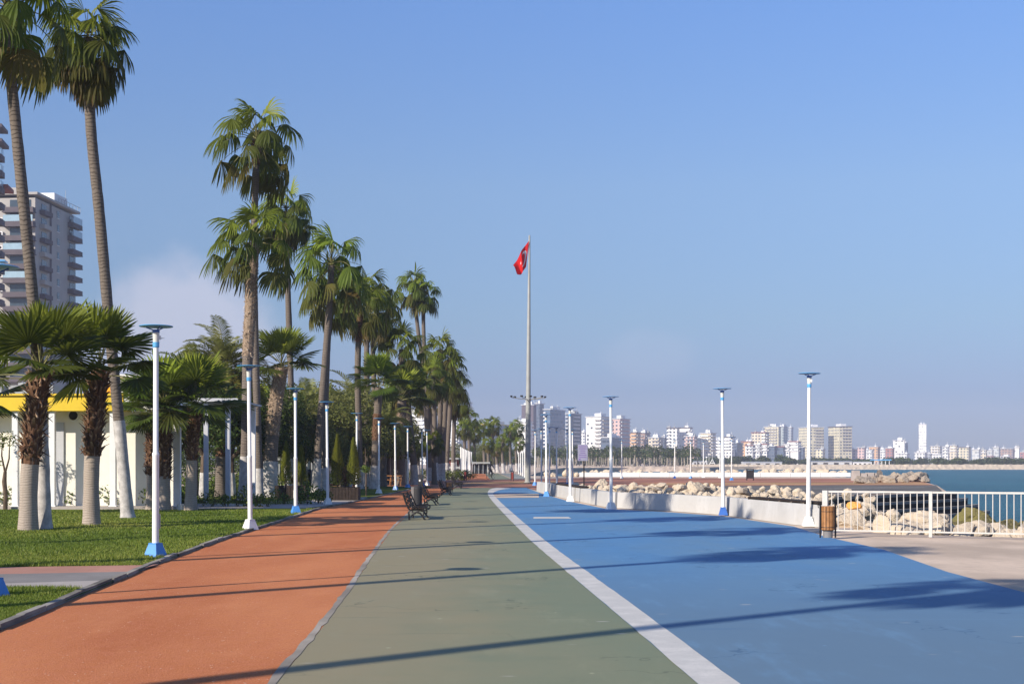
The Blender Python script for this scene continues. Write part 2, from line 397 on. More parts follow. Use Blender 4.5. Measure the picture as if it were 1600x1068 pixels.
M['olive'] = m_leaf('olive_leaf', [(0, (.07, .078, .022)), (.5, (.12, .13, .035)), (1, (.18, .185, .055))], .2)
M['conifer'] = m_leaf('conifer_spray', [(0, (.07, .075, .012)), (.5, (.125, .13, .016)), (1, (.19, .185, .025))], .15)
M['hedge'] = m_leaf('shrub_leaf', [(0, (.045, .07, .015)), (.5, (.10, .14, .028)), (1, (.19, .21, .05))], .25)
M['brownplant'] = m_leaf('russet_leaf', [(0, (.09, .04, .02)), (.5, (.16, .08, .04)), (1, (.2, .12, .06))], .2)
M['fartree'] = m_leaf('far_leaf', [(0, (.025, .036, .014)), (.5, (.05, .067, .022)), (1, (.085, .10, .033))], .1)
M['trunk'] = plain('tree_bark', (.13, .095, .07), .9, .1, .3, 5, bump=.5)
M['rock'] = m_rock('pale_limestone', (.60, .50, .375), (.53, .445, .345), (.34, .28, .215))
M['rock_grey'] = m_rock('grey_limestone', (.40, .33, .26), (.34, .29, .24), (.20, .17, .14))
M['rock_moss'] = m_rock('mossy_rock', (.15, .125, .05), (.11, .09, .06), (.19, .175, .05))

# ------------------------------------------------------------------ ground, paths, water
def sheet(name, pts, m, z, kind='structure', skirt=0.0):
    mb = MB(); ids = [mb.vert((p[0], p[1], z)) for p in pts]
    a = sum(pts[i][0] * pts[(i + 1) % len(pts)][1] - pts[(i + 1) % len(pts)][0] * pts[i][1] for i in range(len(pts)))
    if a < 0: ids = ids[::-1]
    mb.face(ids)
    if skirt:
        n = len(ids); low = [mb.vert((mb.v[i][0], mb.v[i][1], z - skirt)) for i in ids]
        for i in range(n): mb.face((ids[i], low[i], low[(i + 1) % n], ids[(i + 1) % n]))
    o = mb.build(name, m); return tag(o, kind=kind)
def G(pxs): return [ground(x, y).xy for x, y in pxs]

KERB = [(-3.0, -20), (-4.3, 5)] + G([(-140, 1045), (0, 985), (130, 930), (250, 880), (350, 843), (430, 818), (500, 795), (560, 783), (600, 774), (645, 764)])
REDGREEN = [(-1.2, -20), (-1.62, 5)] + G([(430, 1068), (500, 985), (545, 925), (580, 872), (612, 828), (638, 803), (665, 784), (690, 772), (712, 762)])
LINE_L = [(2.4, -20), (1.75, 5)] + G([(1090, 1068), (1000, 990), (900, 905), (830, 845), (790, 805), (768, 781), (762, 770), (766, 764), (776, 761.6)])
BLUE_R = [(6.2, -20), (6.5, 8)] + G([(1600, 925), (1480, 893), (1380, 858), (1290, 838), (1240, 822), (1130, 806), (1050, 800), (950, 795), (890, 783), (845, 770), (822, 761.6)])
WALL = G([(1279, 822), (1240, 818), (1130, 803), (1050, 797), (950, 791.5), (890, 779.5), (838, 767)])

def offset(pl, d):
    out = []
    for i, p in enumerate(pl):
        a = Vector(pl[max(i - 1, 0)]); b = Vector(pl[min(i + 1, len(pl) - 1)]); t = (b - a).normalized()
        out.append((p[0] + t.y * d, p[1] - t.x * d))
    return out
LAND = [(-500, -80), (120, -80), (120, 30.8), (18, 31.4), (11.5, 31.9), (9.2, 33.4), (8.9, 40), (8.8, 50), (10, 60), (14, 68), (20, 75), (24.6, 80.5), (25.6, 83),
        (31.4, 104), (35.5, 121), (41, 138), (37, 168), (8, 170), (2, 178), (5, 250), (9, 330), (16, 440), (40, 462), (66, 470), (74, 500), (78, 575), (110, 590), (700, 600), (1250, 640), (1250, 2350), (-1250, 2350), (-1250, -80)]
sheet('ground', LAND, M['apron'], -.03, skirt=1.6)
sheet('water', [(-1280, -90), (1290, -90), (1290, 2380), (-1280, 2380)], None, -1.3)
def m_water():
    t = NT('sea_water'); w = t.world((1, .8, 1)); a = t.noise(w, .5, 4); b = t.noise(w, 1.8, 5, .6); c = t.noise(t.world((1, .4, 1)), .05, 4)
    t.bump(t.math('ADD', t.math('MULTIPLY', a, 1.2), b), 1.0, .9)
    col = t.mix(t.range(c, .35, .65), (.016, .098, .130), (.026, .130, .168))
    return t.color(col, .35, .16)
bpy.data.objects['water'].data.materials.clear(); bpy.data.objects['water'].data.materials.append(m_water())
sheet('lawn', [(-70, -20)] + KERB[:1] + KERB[1:] + [(-5.2, 96), (-9, 97), (-70, 97)], M['lawn'], 0.03)
sheet('red_path', KERB + REDGREEN[::-1], M['clay'], 0.004)

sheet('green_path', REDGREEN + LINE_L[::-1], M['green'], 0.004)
def fair(pl, step=.45, jit=.0, seed=1, start=1):
    P = [Vector((p[0], p[1])) for p in pl]; out = []; r = random.Random(seed)
    for i in range(len(P) - 1):
        p0, p1, p2, p3 = P[max(0, i - 1)], P[i], P[i + 1], P[min(len(P) - 1, i + 2)]; n = max(1, min(60, int((p2 - p1).length / step)))
        for k in range(n):
            f = k / n; q = .5 * ((2 * p1) + (p2 - p0) * f + (2 * p0 - 5 * p1 + 4 * p2 - p3) * f * f + (3 * p1 - p0 - 3 * p2 + p3) * f ** 3)
            out.append((q.x + r.gauss(0, jit), q.y))
    return out + [tuple(P[-1])]
LINE_R = [(p[0] + w, p[1]) for p, w in zip(LINE_L, [.31] * 9 + [.42, .8])]
LINE_R[-2] = (LINE_R[-2][0] + .3, LINE_R[-2][1] - 1.2); LINE_R[-1] = (LINE_R[-1][0] + .2, LINE_R[-1][1] - 2.5)
sheet('white_line', fair(LINE_L, .5, .0035, 3) + fair(LINE_R, .5, .0035, 4)[::-1], M['line'], 0.010)
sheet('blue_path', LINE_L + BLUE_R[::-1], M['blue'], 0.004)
def strip(name, pxs, m, z): return sheet(name, G(pxs), m, z)
strip('pale_band', [(769, 777.5), (842, 777), (842, 771), (765, 771.5)], M['apron'], .008)
strip('white_dash', [(833, 810), (893, 810), (888, 807.3), (834, 807.3)], M['line'], .009)
strip('cross_path_pink', [(-400, 893), (-200, 890.5), (0, 889), (232, 885.5), (248, 884), (205, 896), (0, 900), (-400, 905)], M['pinkpave'], .036)
strip('cross_path_grey', [(-400, 905), (0, 900), (205, 896), (165, 910), (0, 915), (-400, 922)], M['greypave'], .036)
strip('cross_path_pale', [(-400, 922), (0, 915), (165, 910), (128, 925), (0, 922.5), (-400, 932)], M['strip'], .036)
strip('paved_strip', [(-300, 798), (0, 796.5), (180, 796.5), (480, 795), (545, 785.5), (562, 782), (575, 777), (480, 782), (380, 786), (180, 789), (-300, 790)], M['strip'], .036)
RGF = fair(REDGREEN[:9], .3, .009, 6); sheet('edging_strip', offset(RGF, -.075) + fair(REDGREEN[:9], .35, .008, 9)[::-1], M['edge'], .008)
# the cross plaza, the far paths and the jetty
sheet('cross_plaza', [ground(x, y).xy for x, y in ((480, 762), (712, 761.8), (822, 761.4), (845, 766), (905, 766))] + [(6, 80), (14, 100), (24.5, 104), (31.0, 103.5), (35, 120), (36, 137)] + G([(1330, 747), (1120, 746.5), (910, 746), (830, 748), (770, 749.3), (700, 749.5), (480, 752)]), M['plaza'], .004)
strip('ochre_band', [(700, 757), (870, 755), (870, 751), (740, 752.5)], M['ochre'], .009)
sheet('ochre_edge', [(10, 102), (24.5, 105.5), (31.2, 105), (34.5, 119), (22, 117), (10, 112)], M['ochre'], .009)
strip('far_red_path', [(716, 749.3), (766, 749.2), (757, 739), (741, 739)], M['clay'], .010)
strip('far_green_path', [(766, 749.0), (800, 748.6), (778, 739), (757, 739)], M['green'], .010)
strip('far_blue_path', [(803, 748.4), (835, 748), (800, 739), (780, 739)], M['farpave'], .010)
JETTY_NEAR = [(9.5, 58), (10.6, 62), (14.2, 69.2), (20.2, 76.2), (24.6, 81.4)]
sheet('jetty_road', JETTY_NEAR + [(25.4, 83.2), (31.0, 103.0), (24.5, 103.6), (14, 99.5), (7, 82), (7, 62)], M['asphalt'], .008)
def ribbon(name, pl, w, m, z): return sheet(name, list(pl) + offset(pl, -w)[::-1], m, z)
ribbon('jetty_edge_line', offset(JETTY_NEAR, -.15), .45, M['line'], .014)
ribbon('jetty_centre_line', [(9.2, 66), (12, 77), (17, 87), (24.5, 92.5), (27.5, 93.5)], .3, M['line'], .014)

# kerb of worn stones, the lawn behind it lies as high as its top
def kerb():
    mb = MB(); r = random.Random(3); pl = [Vector((p[0], p[1])) for p in KERB]
    for a, b in zip(pl[:-1], pl[1:]):
        L = (b - a).length; n = max(1, int(L / .85)); d = (b - a) / n; t = d.normalized(); ang = math.atan2(t.y, t.x)
        for i in range(n):
            c = a + d * (i + .5)
            if c.y < 6: continue
            h = .062 + r.uniform(-.014, .008); off = r.uniform(-.016, .016)
            mb.box((c.x - t.y * off - .05, c.y + t.x * off, h / 2 - .01), (d.length * r.uniform(.955, 1.0), .09, h + .02), ang + r.uniform(-.02, .02), top=(d.length * .975, .085))
    return tag(mb.build('kerb', M['kerb']), kind='structure')
kerb()
#__PART2__
# ------------------------------------------------------------------ palms
UP = Vector((0, 0, 1))
def fan_leaf(mb, az, el, plen, rad, r, droop, tint, nseg=22, spread=2.0, wind=(-.10, .02, 0), base=Vector((0, 0, 0)), m_leaf=0, m_pet=1, hang=0.0, fold=.15, join=.5, steps=(0, .34, .58, .80, 1.0)):
    d = Vector((math.cos(el) * math.cos(az), math.cos(el) * math.sin(az), math.sin(el))); p = base.copy()
    g = Vector((wind[0], wind[1], -1))
    path = [p.copy()]
    for k in range(5):
        p = p + d * plen / 5; path.append(p.copy()); d = (d + g * (.05 + .05 * droop) * (1 if el > -.6 else .2)).normalized()
    mb.tube(path, [.022, .02, .017, .014, .012, .009], 3, m_pet, .5, False)
    f = (d + g * hang).normalized(); s = f.cross(UP)
    if s.length < .15: s = Vector((-math.sin(az), math.cos(az), 0))
    s.normalize(); n = s.cross(f).normalized()
    roll = r.uniform(-.35, .35); s, n = (s * math.cos(roll) + n * math.sin(roll)), (n * math.cos(roll) - s * math.sin(roll))
    dphi = 2 * spread / nseg
    for i in range(nseg):
        ph = (i + .5 - nseg / 2) * dphi + r.uniform(-.02, .02)
        q = (f * math.cos(ph) + s * math.sin(ph) + n * (.10 * math.cos(ph) - fold * abs(math.sin(ph)))).normalized()
        L = rad * (.74 + .26 * math.cos(ph * .8)) * r.uniform(.9, 1.06); w0 = 2 * math.tan(dphi / 2) * 1.02
        pos = p.copy(); prev = 0; dirn = q.copy(); rows = []
        wv = n.cross(q).normalized()
        for k, t in enumerate(steps):
            if k:
                pos = pos + dirn * L * (t - prev)
                dirn = (dirn + g * droop * (t - prev) * (.3 if t < .4 else 1.6) * r.uniform(.75, 1.25)).normalized()
            hw = L * t * w0 * .5 if t < join else L * join * w0 * .5 * max(0.0, (1 - t) / (1 - join)) ** .65
            if k == 0: hw = .006
            wv2 = (wv - dirn * dirn.dot(wv)).normalized() if abs(dirn.dot(wv)) < .95 else wv
            z = n * (hw * .38 * (1 if i % 2 else -1))
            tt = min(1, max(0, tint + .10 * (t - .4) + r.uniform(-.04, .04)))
            if k == len(steps) - 1: rows.append((mb.vert(pos, tt * .8),))
            else: rows.append((mb.vert(pos - wv2 * hw - z, tt), mb.vert(pos + wv2 * hw + z, tt)))
            prev = t
        for a, b in zip(rows[:-1], rows[1:]):
            mb.face((a[0], a[1], b[1], b[0]) if len(b) == 2 else (a[0], a[1], b[0]), m_leaf)

def crown_mesh(name, seed, n, rad, plen, el0, el1, droop0, droop1, mats, nseg=22, spread=2.0, power=.8, t0=.84, t1=.12, lift=.35, wind=(-.16, .02, 0), hang=(.1, .9), fold=(.1, .9), join=.5, steps=(0, .34, .58, .80, 1.0)):
    r = random.Random(seed); mb = MB(); a = r.uniform(0, 6.28)
    for i in range(n):
        u = (i + .5) / n; a += 2.399963 + r.uniform(-.3, .3)
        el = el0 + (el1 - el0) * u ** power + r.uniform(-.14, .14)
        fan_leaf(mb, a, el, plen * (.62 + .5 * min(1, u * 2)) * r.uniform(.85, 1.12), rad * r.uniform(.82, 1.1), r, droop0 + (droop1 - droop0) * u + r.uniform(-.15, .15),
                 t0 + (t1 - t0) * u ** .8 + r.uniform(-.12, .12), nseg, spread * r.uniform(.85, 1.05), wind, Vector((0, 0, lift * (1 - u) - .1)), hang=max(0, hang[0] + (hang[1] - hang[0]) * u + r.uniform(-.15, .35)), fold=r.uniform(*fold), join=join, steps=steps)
    return mb.mesh(name, mats)
def feather_mesh(name, seed, n, L, mats, el0=1.35, el1=-.5, pairs=34):
    r = random.Random(seed); mb = MB(); az = 0
    for i in range(n):
        u = (i + .5) / n; az += 2.399963 + r.uniform(-.2, .2); el = el0 + (el1 - el0) * u ** .85 + r.uniform(-.1, .1)
        d = Vector((math.cos(el) * math.cos(az), math.cos(el) * math.sin(az), math.sin(el))); p = Vector((0, 0, .2 * (1 - u))); LL = L * r.uniform(.85, 1.1)
        pts = [p.copy()]; ds = [d.copy()]; K = 14; tint = .85 - .75 * u + r.uniform(-.1, .1)
        for k in range(K):
            p = p + d * LL / K; d = (d + Vector((-.015, 0, -.115 - .05 * (k / K)))).normalized(); pts.append(p.copy()); ds.append(d.copy())
        mb.tube(pts, [.03 * (1 - .8 * k / K) for k in range(K + 1)], 3, 1, .5, False)
        for j in range(pairs):
            t = .16 + .84 * (j + .5) / pairs; k = min(K - 1, int(t * K)); fr = t * K - k
            pp = pts[k].lerp(pts[k + 1], fr); dd = ds[k]; sd = dd.cross(UP)
            if sd.length < .1: sd = Vector((-math.sin(az), math.cos(az), 0))
            sd.normalize(); nn = sd.cross(dd).normalized(); ll = LL * .17 * (math.sin(math.pi * min(1, t * .85 + .12)) + .25) * r.uniform(.85, 1.1)
            for sg in (-1, 1):
                q = (sd * sg * .8 + dd * .55 + nn * r.uniform(.2, .45)).normalized(); w = dd * .036
                e = pp + q * ll * .6; e2 = e + (q + Vector((0, 0, -.5))).normalized() * ll * .4; tt = min(1, max(0, tint + r.uniform(-.08, .08)))
                a0 = mb.vert(pp - w * .6, tt); a1 = mb.vert(pp + w * .6, tt); b0 = mb.vert(e - w, tt); b1 = mb.vert(e + w, tt); c0 = mb.vert(e2, tt)
                mb.face((a0, a1, b1, b0)); mb.face((b0, b1, c0))
    return mb.mesh(name, mats)

FR = [M['frond'], M['petiole']]; FD = [M['frond_dark'], M['petiole']]
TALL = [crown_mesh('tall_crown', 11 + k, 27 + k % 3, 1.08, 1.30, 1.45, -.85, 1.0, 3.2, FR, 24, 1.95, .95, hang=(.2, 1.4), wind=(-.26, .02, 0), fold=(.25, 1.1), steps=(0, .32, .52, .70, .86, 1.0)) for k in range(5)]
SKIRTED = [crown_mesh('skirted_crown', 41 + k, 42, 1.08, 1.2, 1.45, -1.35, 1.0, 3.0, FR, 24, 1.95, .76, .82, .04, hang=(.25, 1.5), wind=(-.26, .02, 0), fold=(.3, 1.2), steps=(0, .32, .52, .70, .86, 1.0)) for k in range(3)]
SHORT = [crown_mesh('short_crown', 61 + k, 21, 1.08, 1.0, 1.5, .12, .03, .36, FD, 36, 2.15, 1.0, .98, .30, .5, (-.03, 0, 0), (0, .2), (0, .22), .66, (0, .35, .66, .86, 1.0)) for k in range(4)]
MIDC = [crown_mesh('mid_crown', 81 + k, 27, 1.05, 1.15, 1.45, -.85, .9, 2.6, FR, 17, 1.9, .92, hang=(.2, 1.3), fold=(.2, 1.0), steps=(0, .5, .78, 1.0)) for k in range(3)]
DATE = [feather_mesh('date_crown', 5 + k, 64, 3.1, [M['date'], M['petiole']]) for k in range(2)]

def curve_pts(pts, n):
    out = []; m = len(pts)
    for i in range(n + 1):
        x = i / n * (m - 1); k = min(m - 2, int(x)); f = x - k
        p0 = pts[max(0, k - 1)]; p1 = pts[k]; p2 = pts[k + 1]; p3 = pts[min(m - 1, k + 2)]
        out.append(.5 * ((2 * p1) + (p2 - p0) * f + (2 * p0 - 5 * p1 + 4 * p2 - p3) * f * f + (3 * p1 - p0 - 3 * p2 + p3) * f ** 3))
    return out
def palm(label, pts, r0, r1, crown, scale=1.0, wash=0.0, boots=None, bark='bark', group=None, seed=0, rz=0.0, cat='palm tree', name='palm_tree', flare=1.35, bootr=1.15):
    """pts: trunk as points from the ground to the crown; wash: height of the lime-washed foot; boots: (from, to, material, stub length)"""
    r = random.Random(seed); base = pts[0].copy(); base.z = 0.0
    root = thing(name, label, cat, base, 0, group); T = Tree(root)
    P = [p - base for p in pts]; P[0].z = -.05
    H = P[-1].z; n = max(14, min(70, int(H / .2))); C = curve_pts(P, n); mb = MB()
    rad = []
    for i, c in enumerate(C):
        t = i / n; q = r1 + (r0 - r1) * (1 - t) ** 1.1; q *= 1 + (flare - 1) * math.exp(-max(0, c.z) / .35); q *= 1 + r.uniform(-.035, .035); rad.append(q)
    mb.tube(C, rad, 14, 0); tr = T.add(mb.build('trunk', M[bark], root, True))
    if wash:
        k = max(2, next(i for i, c in enumerate(C) if c.z > wash)); b2 = MB(); W = C[:k + 1]
        seg = curve_pts(W, max(8, k * 3)); rr = [np.interp(p.z, [c.z for c in C], rad) * 1.03 + .006 for p in seg]
        b2.tube(seg, rr, 14); b2.build('whitewash', M['whitewash'], tr, True)
    if boots:
        z0, z1, bm, ln = boots; b3 = MB(); nb = int((z1 - z0) * 125); zs = [c.z for c in C]; core = [c for c in C if z0 - .1 < c.z < z1 + .15]; b3.tube(core, [np.interp(c.z, zs, rad) * 1.03 for c in core], 12, 0, .28)
        for i in range(nb):
            u = i / nb; z = z0 + (z1 - z0) * u; c = Vector([np.interp(z, zs, [q[j] for q in C]) for j in range(3)]); rr = np.interp(z, zs, rad) * .96
            a = i * 2.399963 + r.uniform(-.25, .25); o = Vector((math.cos(a), math.sin(a), 0)); s = Vector((-o.y, o.x, 0))
            tilt = r.uniform(.30, .95); d = (o * tilt + UP * r.uniform(.45, 1.0) * (1 if r.random() > .12 else -.6)).normalized(); l = ln * r.uniform(.5, 1.15); w = r.uniform(.020, .040)
            p0 = c + o * rr * (bootr - .15); p1 = p0 + d * l * .6; p2 = p0 + d * l + s * r.uniform(-.05, .05); k = s * w; th = d.cross(s) * .018; tt = r.uniform(.15, .75)
            v = [b3.vert(p0 - k * 1.4 - th, tt * .4), b3.vert(p0 + k * 1.4 - th, tt * .4), b3.vert(p1 - k, tt), b3.vert(p1 + k, tt), b3.vert(p2 - k * .6, tt + .4), b3.vert(p2 + k * .6, tt + .4),
                 b3.vert(p0 + th * 2, tt * .4), b3.vert(p1 + th, tt), b3.vert(p2 + th * .4, tt + .4)]
            for f in ((0, 1, 3, 2), (2, 3, 5, 4), (1, 6, 7, 3), (3, 7, 8, 5), (6, 0, 2, 7), (7, 2, 4, 8), (4, 5, 8)): b3.face([v[x] for x in f])
        b3.build('leaf_bases', M[bm], root)
    cr = inst('crown', crown, root, C[-1], rz, scale)
    return root
def px_path(Y, *pts, lean=None): return [at(x, y, Y) for x, y in pts]
def gz(py): return FPX * CAM_H / (py - HOR)
def px_palm(label, basepx, pathpx, *a, Y=None, **k):
    Y = Y or gz(basepx[1]); return palm(label, px_path(Y, basepx, *pathpx), *a, **k)

# tall slender ones beside the path (photo left), then down the avenue
px_palm('tall bare ringed palm leaning left, its crown cut by the top left corner', (69, 828), [(66, 700), (54, 500), (32, 270), (15, 100), (8, 15)], .155, .125, TALL[0], 1.05, wash=2.9, seed=1, rz=.3)
px_palm('tall curved palm whose drooping crown is cut by the top edge, behind the nearest lamp', (200, 810), [(189, 690), (172, 520), (155, 330), (142, 200), (137, 60)], .165, .15, SKIRTED[0], .88, wash=2.75, seed=2, rz=1.9)
px_palm('palm with thick patchwork trunk top and white foot behind the second lamp', (379, 783), [(384, 690), (387, 560), (392, 470), (395, 380)], .19, .25, TALL[1], 1.1, wash=1.7, boots=(6.1, 11.0, 'boots_pale', .13), seed=3, rz=.6, bootr=1.08)
px_palm('tallest palm of the avenue, its crown rising above the patchwork palm', (406, 780), [(402, 650), (398, 500), (397, 380), (401, 222)], .17, .15, TALL[2], 1.2, wash=1.2, seed=4, rz=-.3, boots=(15.0, 16.1, 'boots', .22))
px_palm('tall palm with a hanging skirt of old leaves right of the tallest palm', (459, 768), [(456, 650), (452, 520), (449, 430), (447, 330)], .19, .16, SKIRTED[1], 1.1, wash=1.7, seed=5, rz=.4)
px_palm('stout palm with shaggy trunk and dense crown behind the third lamp', (421, 777), [(423, 720), (428, 650), (440, 575)], .34, .30, SHORT[0], 1.05, wash=1.6, boots=(2.9, 6.2, 'boots_pale', .16), seed=6, rz=1.0)
px_palm('leaning palm with white foot right of the planter with two cones', (493, 770), [(498, 690), (506, 590), (513, 500), (518, 415)], .22, .17, TALL[3], 1.3, wash=1.75, seed=7, rz=.1)
px_palm('slimmer palm close behind the leaning palm, crown overlapping it', (504, 767), [(507, 680), (510, 590), (514, 510), (521, 455)], .19, .16, TALL[4], 1.15, wash=1.3, seed=8, rz=2.4)
px_palm('straight palm behind the right planter with dark collar under its crown', (563, 764), [(561, 690), (559, 600), (560, 530), (563, 478)], .20, .19, TALL[0], 1.15, wash=1.2, seed=9, rz=2.9, boots=(9.2, 11.2, 'boots', .10))
px_palm('slim straight palm in the middle of the trio with touching crowns', (572, 760), [(573, 690), (573, 600), (573, 520), (574, 462)], .20, .19, TALL[1], 1.2, wash=1.1, seed=10, rz=-.5)
px_palm('slightly kinked palm, right one of the trio with touching crowns', (590, 757), [(588, 690), (584, 590), (583, 530), (590, 490)], .21, .18, TALL[2], 1.25, wash=1.1, seed=11, rz=.2)
px_palm('very tall thin palm, left one of the slender pair', (670, 751), [(667, 680), (661, 580), (653, 515), (646, 450)], .20, .17, MIDC[0], 1.2, wash=1.2, seed=12, rz=.5)
px_palm('very tall thin palm, right one of the slender pair', (673, 751), [(670, 680), (664, 575), (662, 520), (661, 462)], .20, .17, MIDC[1], 1.1, wash=1.2, seed=13, rz=1.1)
px_palm('curving palm with small white foot just left of the black bin', (648, 757), [(646, 720), (641, 670), (638, 635), (636, 600)], .28, .2, MIDC[2], 1.18, wash=1.4, seed=14, rz=2.2)
px_palm('palm with shaggy crown below the slender pair, left side', (630, 757), [(629, 690), (628, 620), (628, 545)], .3, .22, TALL[3], 1.16, wash=.9, seed=15, rz=1.5)
px_palm('bright leaved palm over the lawn behind the small sapling', (584, 764), [(586, 720), (589, 660), (592, 605)], .26, .24, SHORT[1], 1.1, wash=1.4, boots=(3.0, 4.6, 'boots', .14), seed=16, rz=.8)
px_palm('thick palm with pale scaly trunk behind the fifth lamp', (625, 758), [(626, 720), (627, 670), (628, 625)], .33, .32, SHORT[2], 1.25, boots=(2.0, 5.5, 'boots_pale', .16), seed=17, rz=.8)
for i, (bx, by, cx, cy, cr, sc, lab) in enumerate([
    (681, 752, 676, 590, TALL[4], 1.15, 'leftmost palm of the tight clump of grey trunks'), (686, 751, 688, 550, MIDC[0], 1.35, 'palm standing highest in the tight clump of grey trunks'),
    (691, 751, 697, 572, MIDC[2], 1.3, 'palm in the middle of the tight clump of grey trunks'), (697, 749, 704, 596, TALL[0], 1.25, 'right palm of the tight clump of grey trunks'),
    (677, 750, 668, 618, MIDC[1], 1.25, 'lowest palm of the tight clump of grey trunks'), (708, 747, 709, 618, SKIRTED[2], 1.3, 'outermost palm at the right side of the avenue clump')]):
    px_palm(lab, (bx, by), [((bx * 2 + cx) / 3, (by * 2 + cy) / 3), ((bx + cx * 2) / 3 + 1, (by + cy * 2) / 3), (cx, cy)], .24, .21, cr, sc * .92, wash=1.5, seed=30 + i, rz=i * 1.3)
px_palm('young palm with dark hanging leaves below the grey trunk clump', (679, 757), [(678, 730), (677, 690)], .2, .16, MIDC[0], .62, seed=38, rz=1)
# squat shaggy palms on the lawn
px_palm('nearest squat shaggy palm with grey foot on the lawn', (44, 830), [(46, 740), (55, 650), (63, 590)], .205, .205, SHORT[0], .97, boots=(1.72, 4.05, 'boots', .27), bark='bark_pale', seed=21, rz=.2, flare=1.25)
px_palm('squat shaggy palm standing alone in front of the cream wall', (143, 822), [(143, 735), (149, 650), (156, 585)], .20, .195, SHORT[1], .92, boots=(1.85, 4.1, 'boots', .26), bark='bark_pale', seed=22, rz=1.8, flare=1.3)
px_palm('squat palm with reddish leaf bases, left of the two behind the nearest lamp', (236, 797), [(236, 740), (237, 690), (240, 655)], .15, .155, SHORT[2], .80, boots=(1.2, 3.3, 'boots', .2), bark='bark_pale', seed=23, rz=2.6)
px_palm('squat palm with dark leaf bases, right of the two behind the nearest lamp', (256, 798), [(257, 740), (257, 690), (258, 650)], .20, .19, SHORT[3], 1.02, boots=(1.1, 3.5, 'boots', .22), bark='bark_pale', seed=24, rz=.5)
px_palm('squat palm beside the small white bucket', (298, 798), [(299, 740), (301, 690), (306, 640)], .185, .18, SHORT[1], 1.02, boots=(1.75, 3.9, 'boots', .2), bark='bark_pale', seed=25, rz=3.6)
px_palm('squat shaggy palm mostly outside the left edge', (-42, 806), [(-42, 740), (-40, 690), (-40, 640)], .2, .2, SHORT[2], 1.0, boots=(1.6, 3.7, 'boots', .2), bark='bark_pale', seed=26, rz=4.4)
# the row goes on beside and behind the photographer: these throw the long shadows over the paths
for i, (x, y, h, lean, c) in enumerate([(-13.9, .4, 14.9, .5, 0), (-14.3, 8.4, 14.5, .4, 1), (-13.6, 17.0, 14.0, .6, 2), (-12.9, 25.8, 13.0, .5, 3)]):
    palm('tall bare palm of the row beside the photographer, outside the frame', [Vector((x, y, 0)), Vector((x + .1, y, h * .35)), Vector((x - .2 * lean, y, h * .7)), Vector((x + lean, y + .2, h))], .17, .14, MIDC[c % 3], .95, wash=2.7, group='palms outside the frame', seed=70 + i, rz=i)
# feather palms and fans in the park behind
px_palm('olive feather palm behind the patchwork palm', (345, 776), [(345, 720), (346, 640), (348, 580)], .26, .24, DATE[0], .92, boots=(2, 5.4, 'boots', .15), seed=51, name='date_palm', cat='date palm')
for i, (bx, by, cx, cy, sc, k, lab) in enumerate([(528, 758, 530, 660, 1.0, 1, 'feather palm behind the right planter'), (560, 755, 556, 640, 1.2, 0, 'broad feather palm between the leaning palm and the trio'),
        (478, 758, 480, 650, 1.1, 1, 'feather palm seen between the third and fourth lamps'), (610, 752, 605, 655, 1.15, 0, 'feather palm behind the grey pavilion')]):
    px_palm(lab, (bx, by), [((bx + cx) / 2, (by + cy) / 2), (cx, cy)], .28, .25, DATE[k], sc, boots=(2, 4.5, 'boots', .15), seed=55 + i, name='date_palm', cat='date palm', rz=i)
for i, (bx, by, cx, cy, sc, lab) in enumerate([(470, 764, 468, 672, .85, 'low feather palm right of the third lamp'), (508, 762, 511, 668, .85, 'low feather palm right of the leaning palm foot'), (538, 762, 536, 690, .75, 'low feather palm just above the right planter'), (598, 760, 600, 672, .8, 'low feather palm behind the bright leaved palm'), (418, 766, 414, 650, .95, 'feather palm between the slim trunks and the stout palm'), (302, 775, 300, 600, .8, 'feather palm rising behind the squat palms')]):
    px_palm(lab, (bx, by), [((bx + cx) / 2, (by + cy) / 2), (cx, cy)], .26, .23, DATE[i % 2], sc, seed=150 + i, name='date_palm', cat='date palm', rz=i * 1.7)
for i, (bx, by, cx, cy, sc, lab) in enumerate([(450, 762, 452, 672, 1.0, 'low fan palm behind the left planter'), (545, 757, 543, 668, 1.1, 'low fan palm above the right planter'), (600, 755, 602, 690, 1.0, 'low fan palm beside the grey pavilion'),
        (520, 755, 518, 640, 1.15, 'fan palm behind the fourth lamp'), (395, 768, 398, 640, 1.1, 'fan palm behind the two slim trunks'), (565, 752, 568, 700, 1.0, 'low fan palm behind the sapling'), (652, 749, 652, 690, .9, 'fan palm filling the gap under the slender pair')]):
    px_palm(lab, (bx, by), [((bx + cx) / 2, (by + cy) / 2), (cx, cy)], .28, .26, MIDC[i % 3], sc, wash=1.2, seed=90 + i, rz=i * 1.1)
# the far end of the avenue
for i, (cx, cy, Y, sc, lab) in enumerate([
    (741, 676, 215, 1.25, 'leafy palm first beyond the red path'), (756, 668, 230, 1.3, 'taller palm beyond the red path'), (770, 664, 245, 1.45, 'thin tall palm in the middle beyond the path'), (785, 690, 225, 1.1, 'low palm left of the flagpole'),
    (797, 676, 250, 1.2, 'palm just left of the flagpole'), (806, 668, 260, 1.35, 'taller palm touching the flagpole in view'), (726, 668, 190, 1.25, 'palm above the row of white posts'), (812, 692, 240, 1.0, 'low palm behind the flagpole foot'), (763, 693, 205, 1.0, 'low palm behind the cyclist'), (733, 652, 205, 1.2, 'palm rising in front of the stepped round tower'), (776, 700, 235, .95, 'palm right of the dark kiosk')]):
    top = at(cx, cy, Y); palm(lab, [Vector((top.x + .2, Y, 0)), Vector((top.x, Y, top.z * .5)), top], .26, .2, (MIDC + TALL)[i % 6], sc * .78, wash=1.3, seed=120 + i, rz=i * .9)

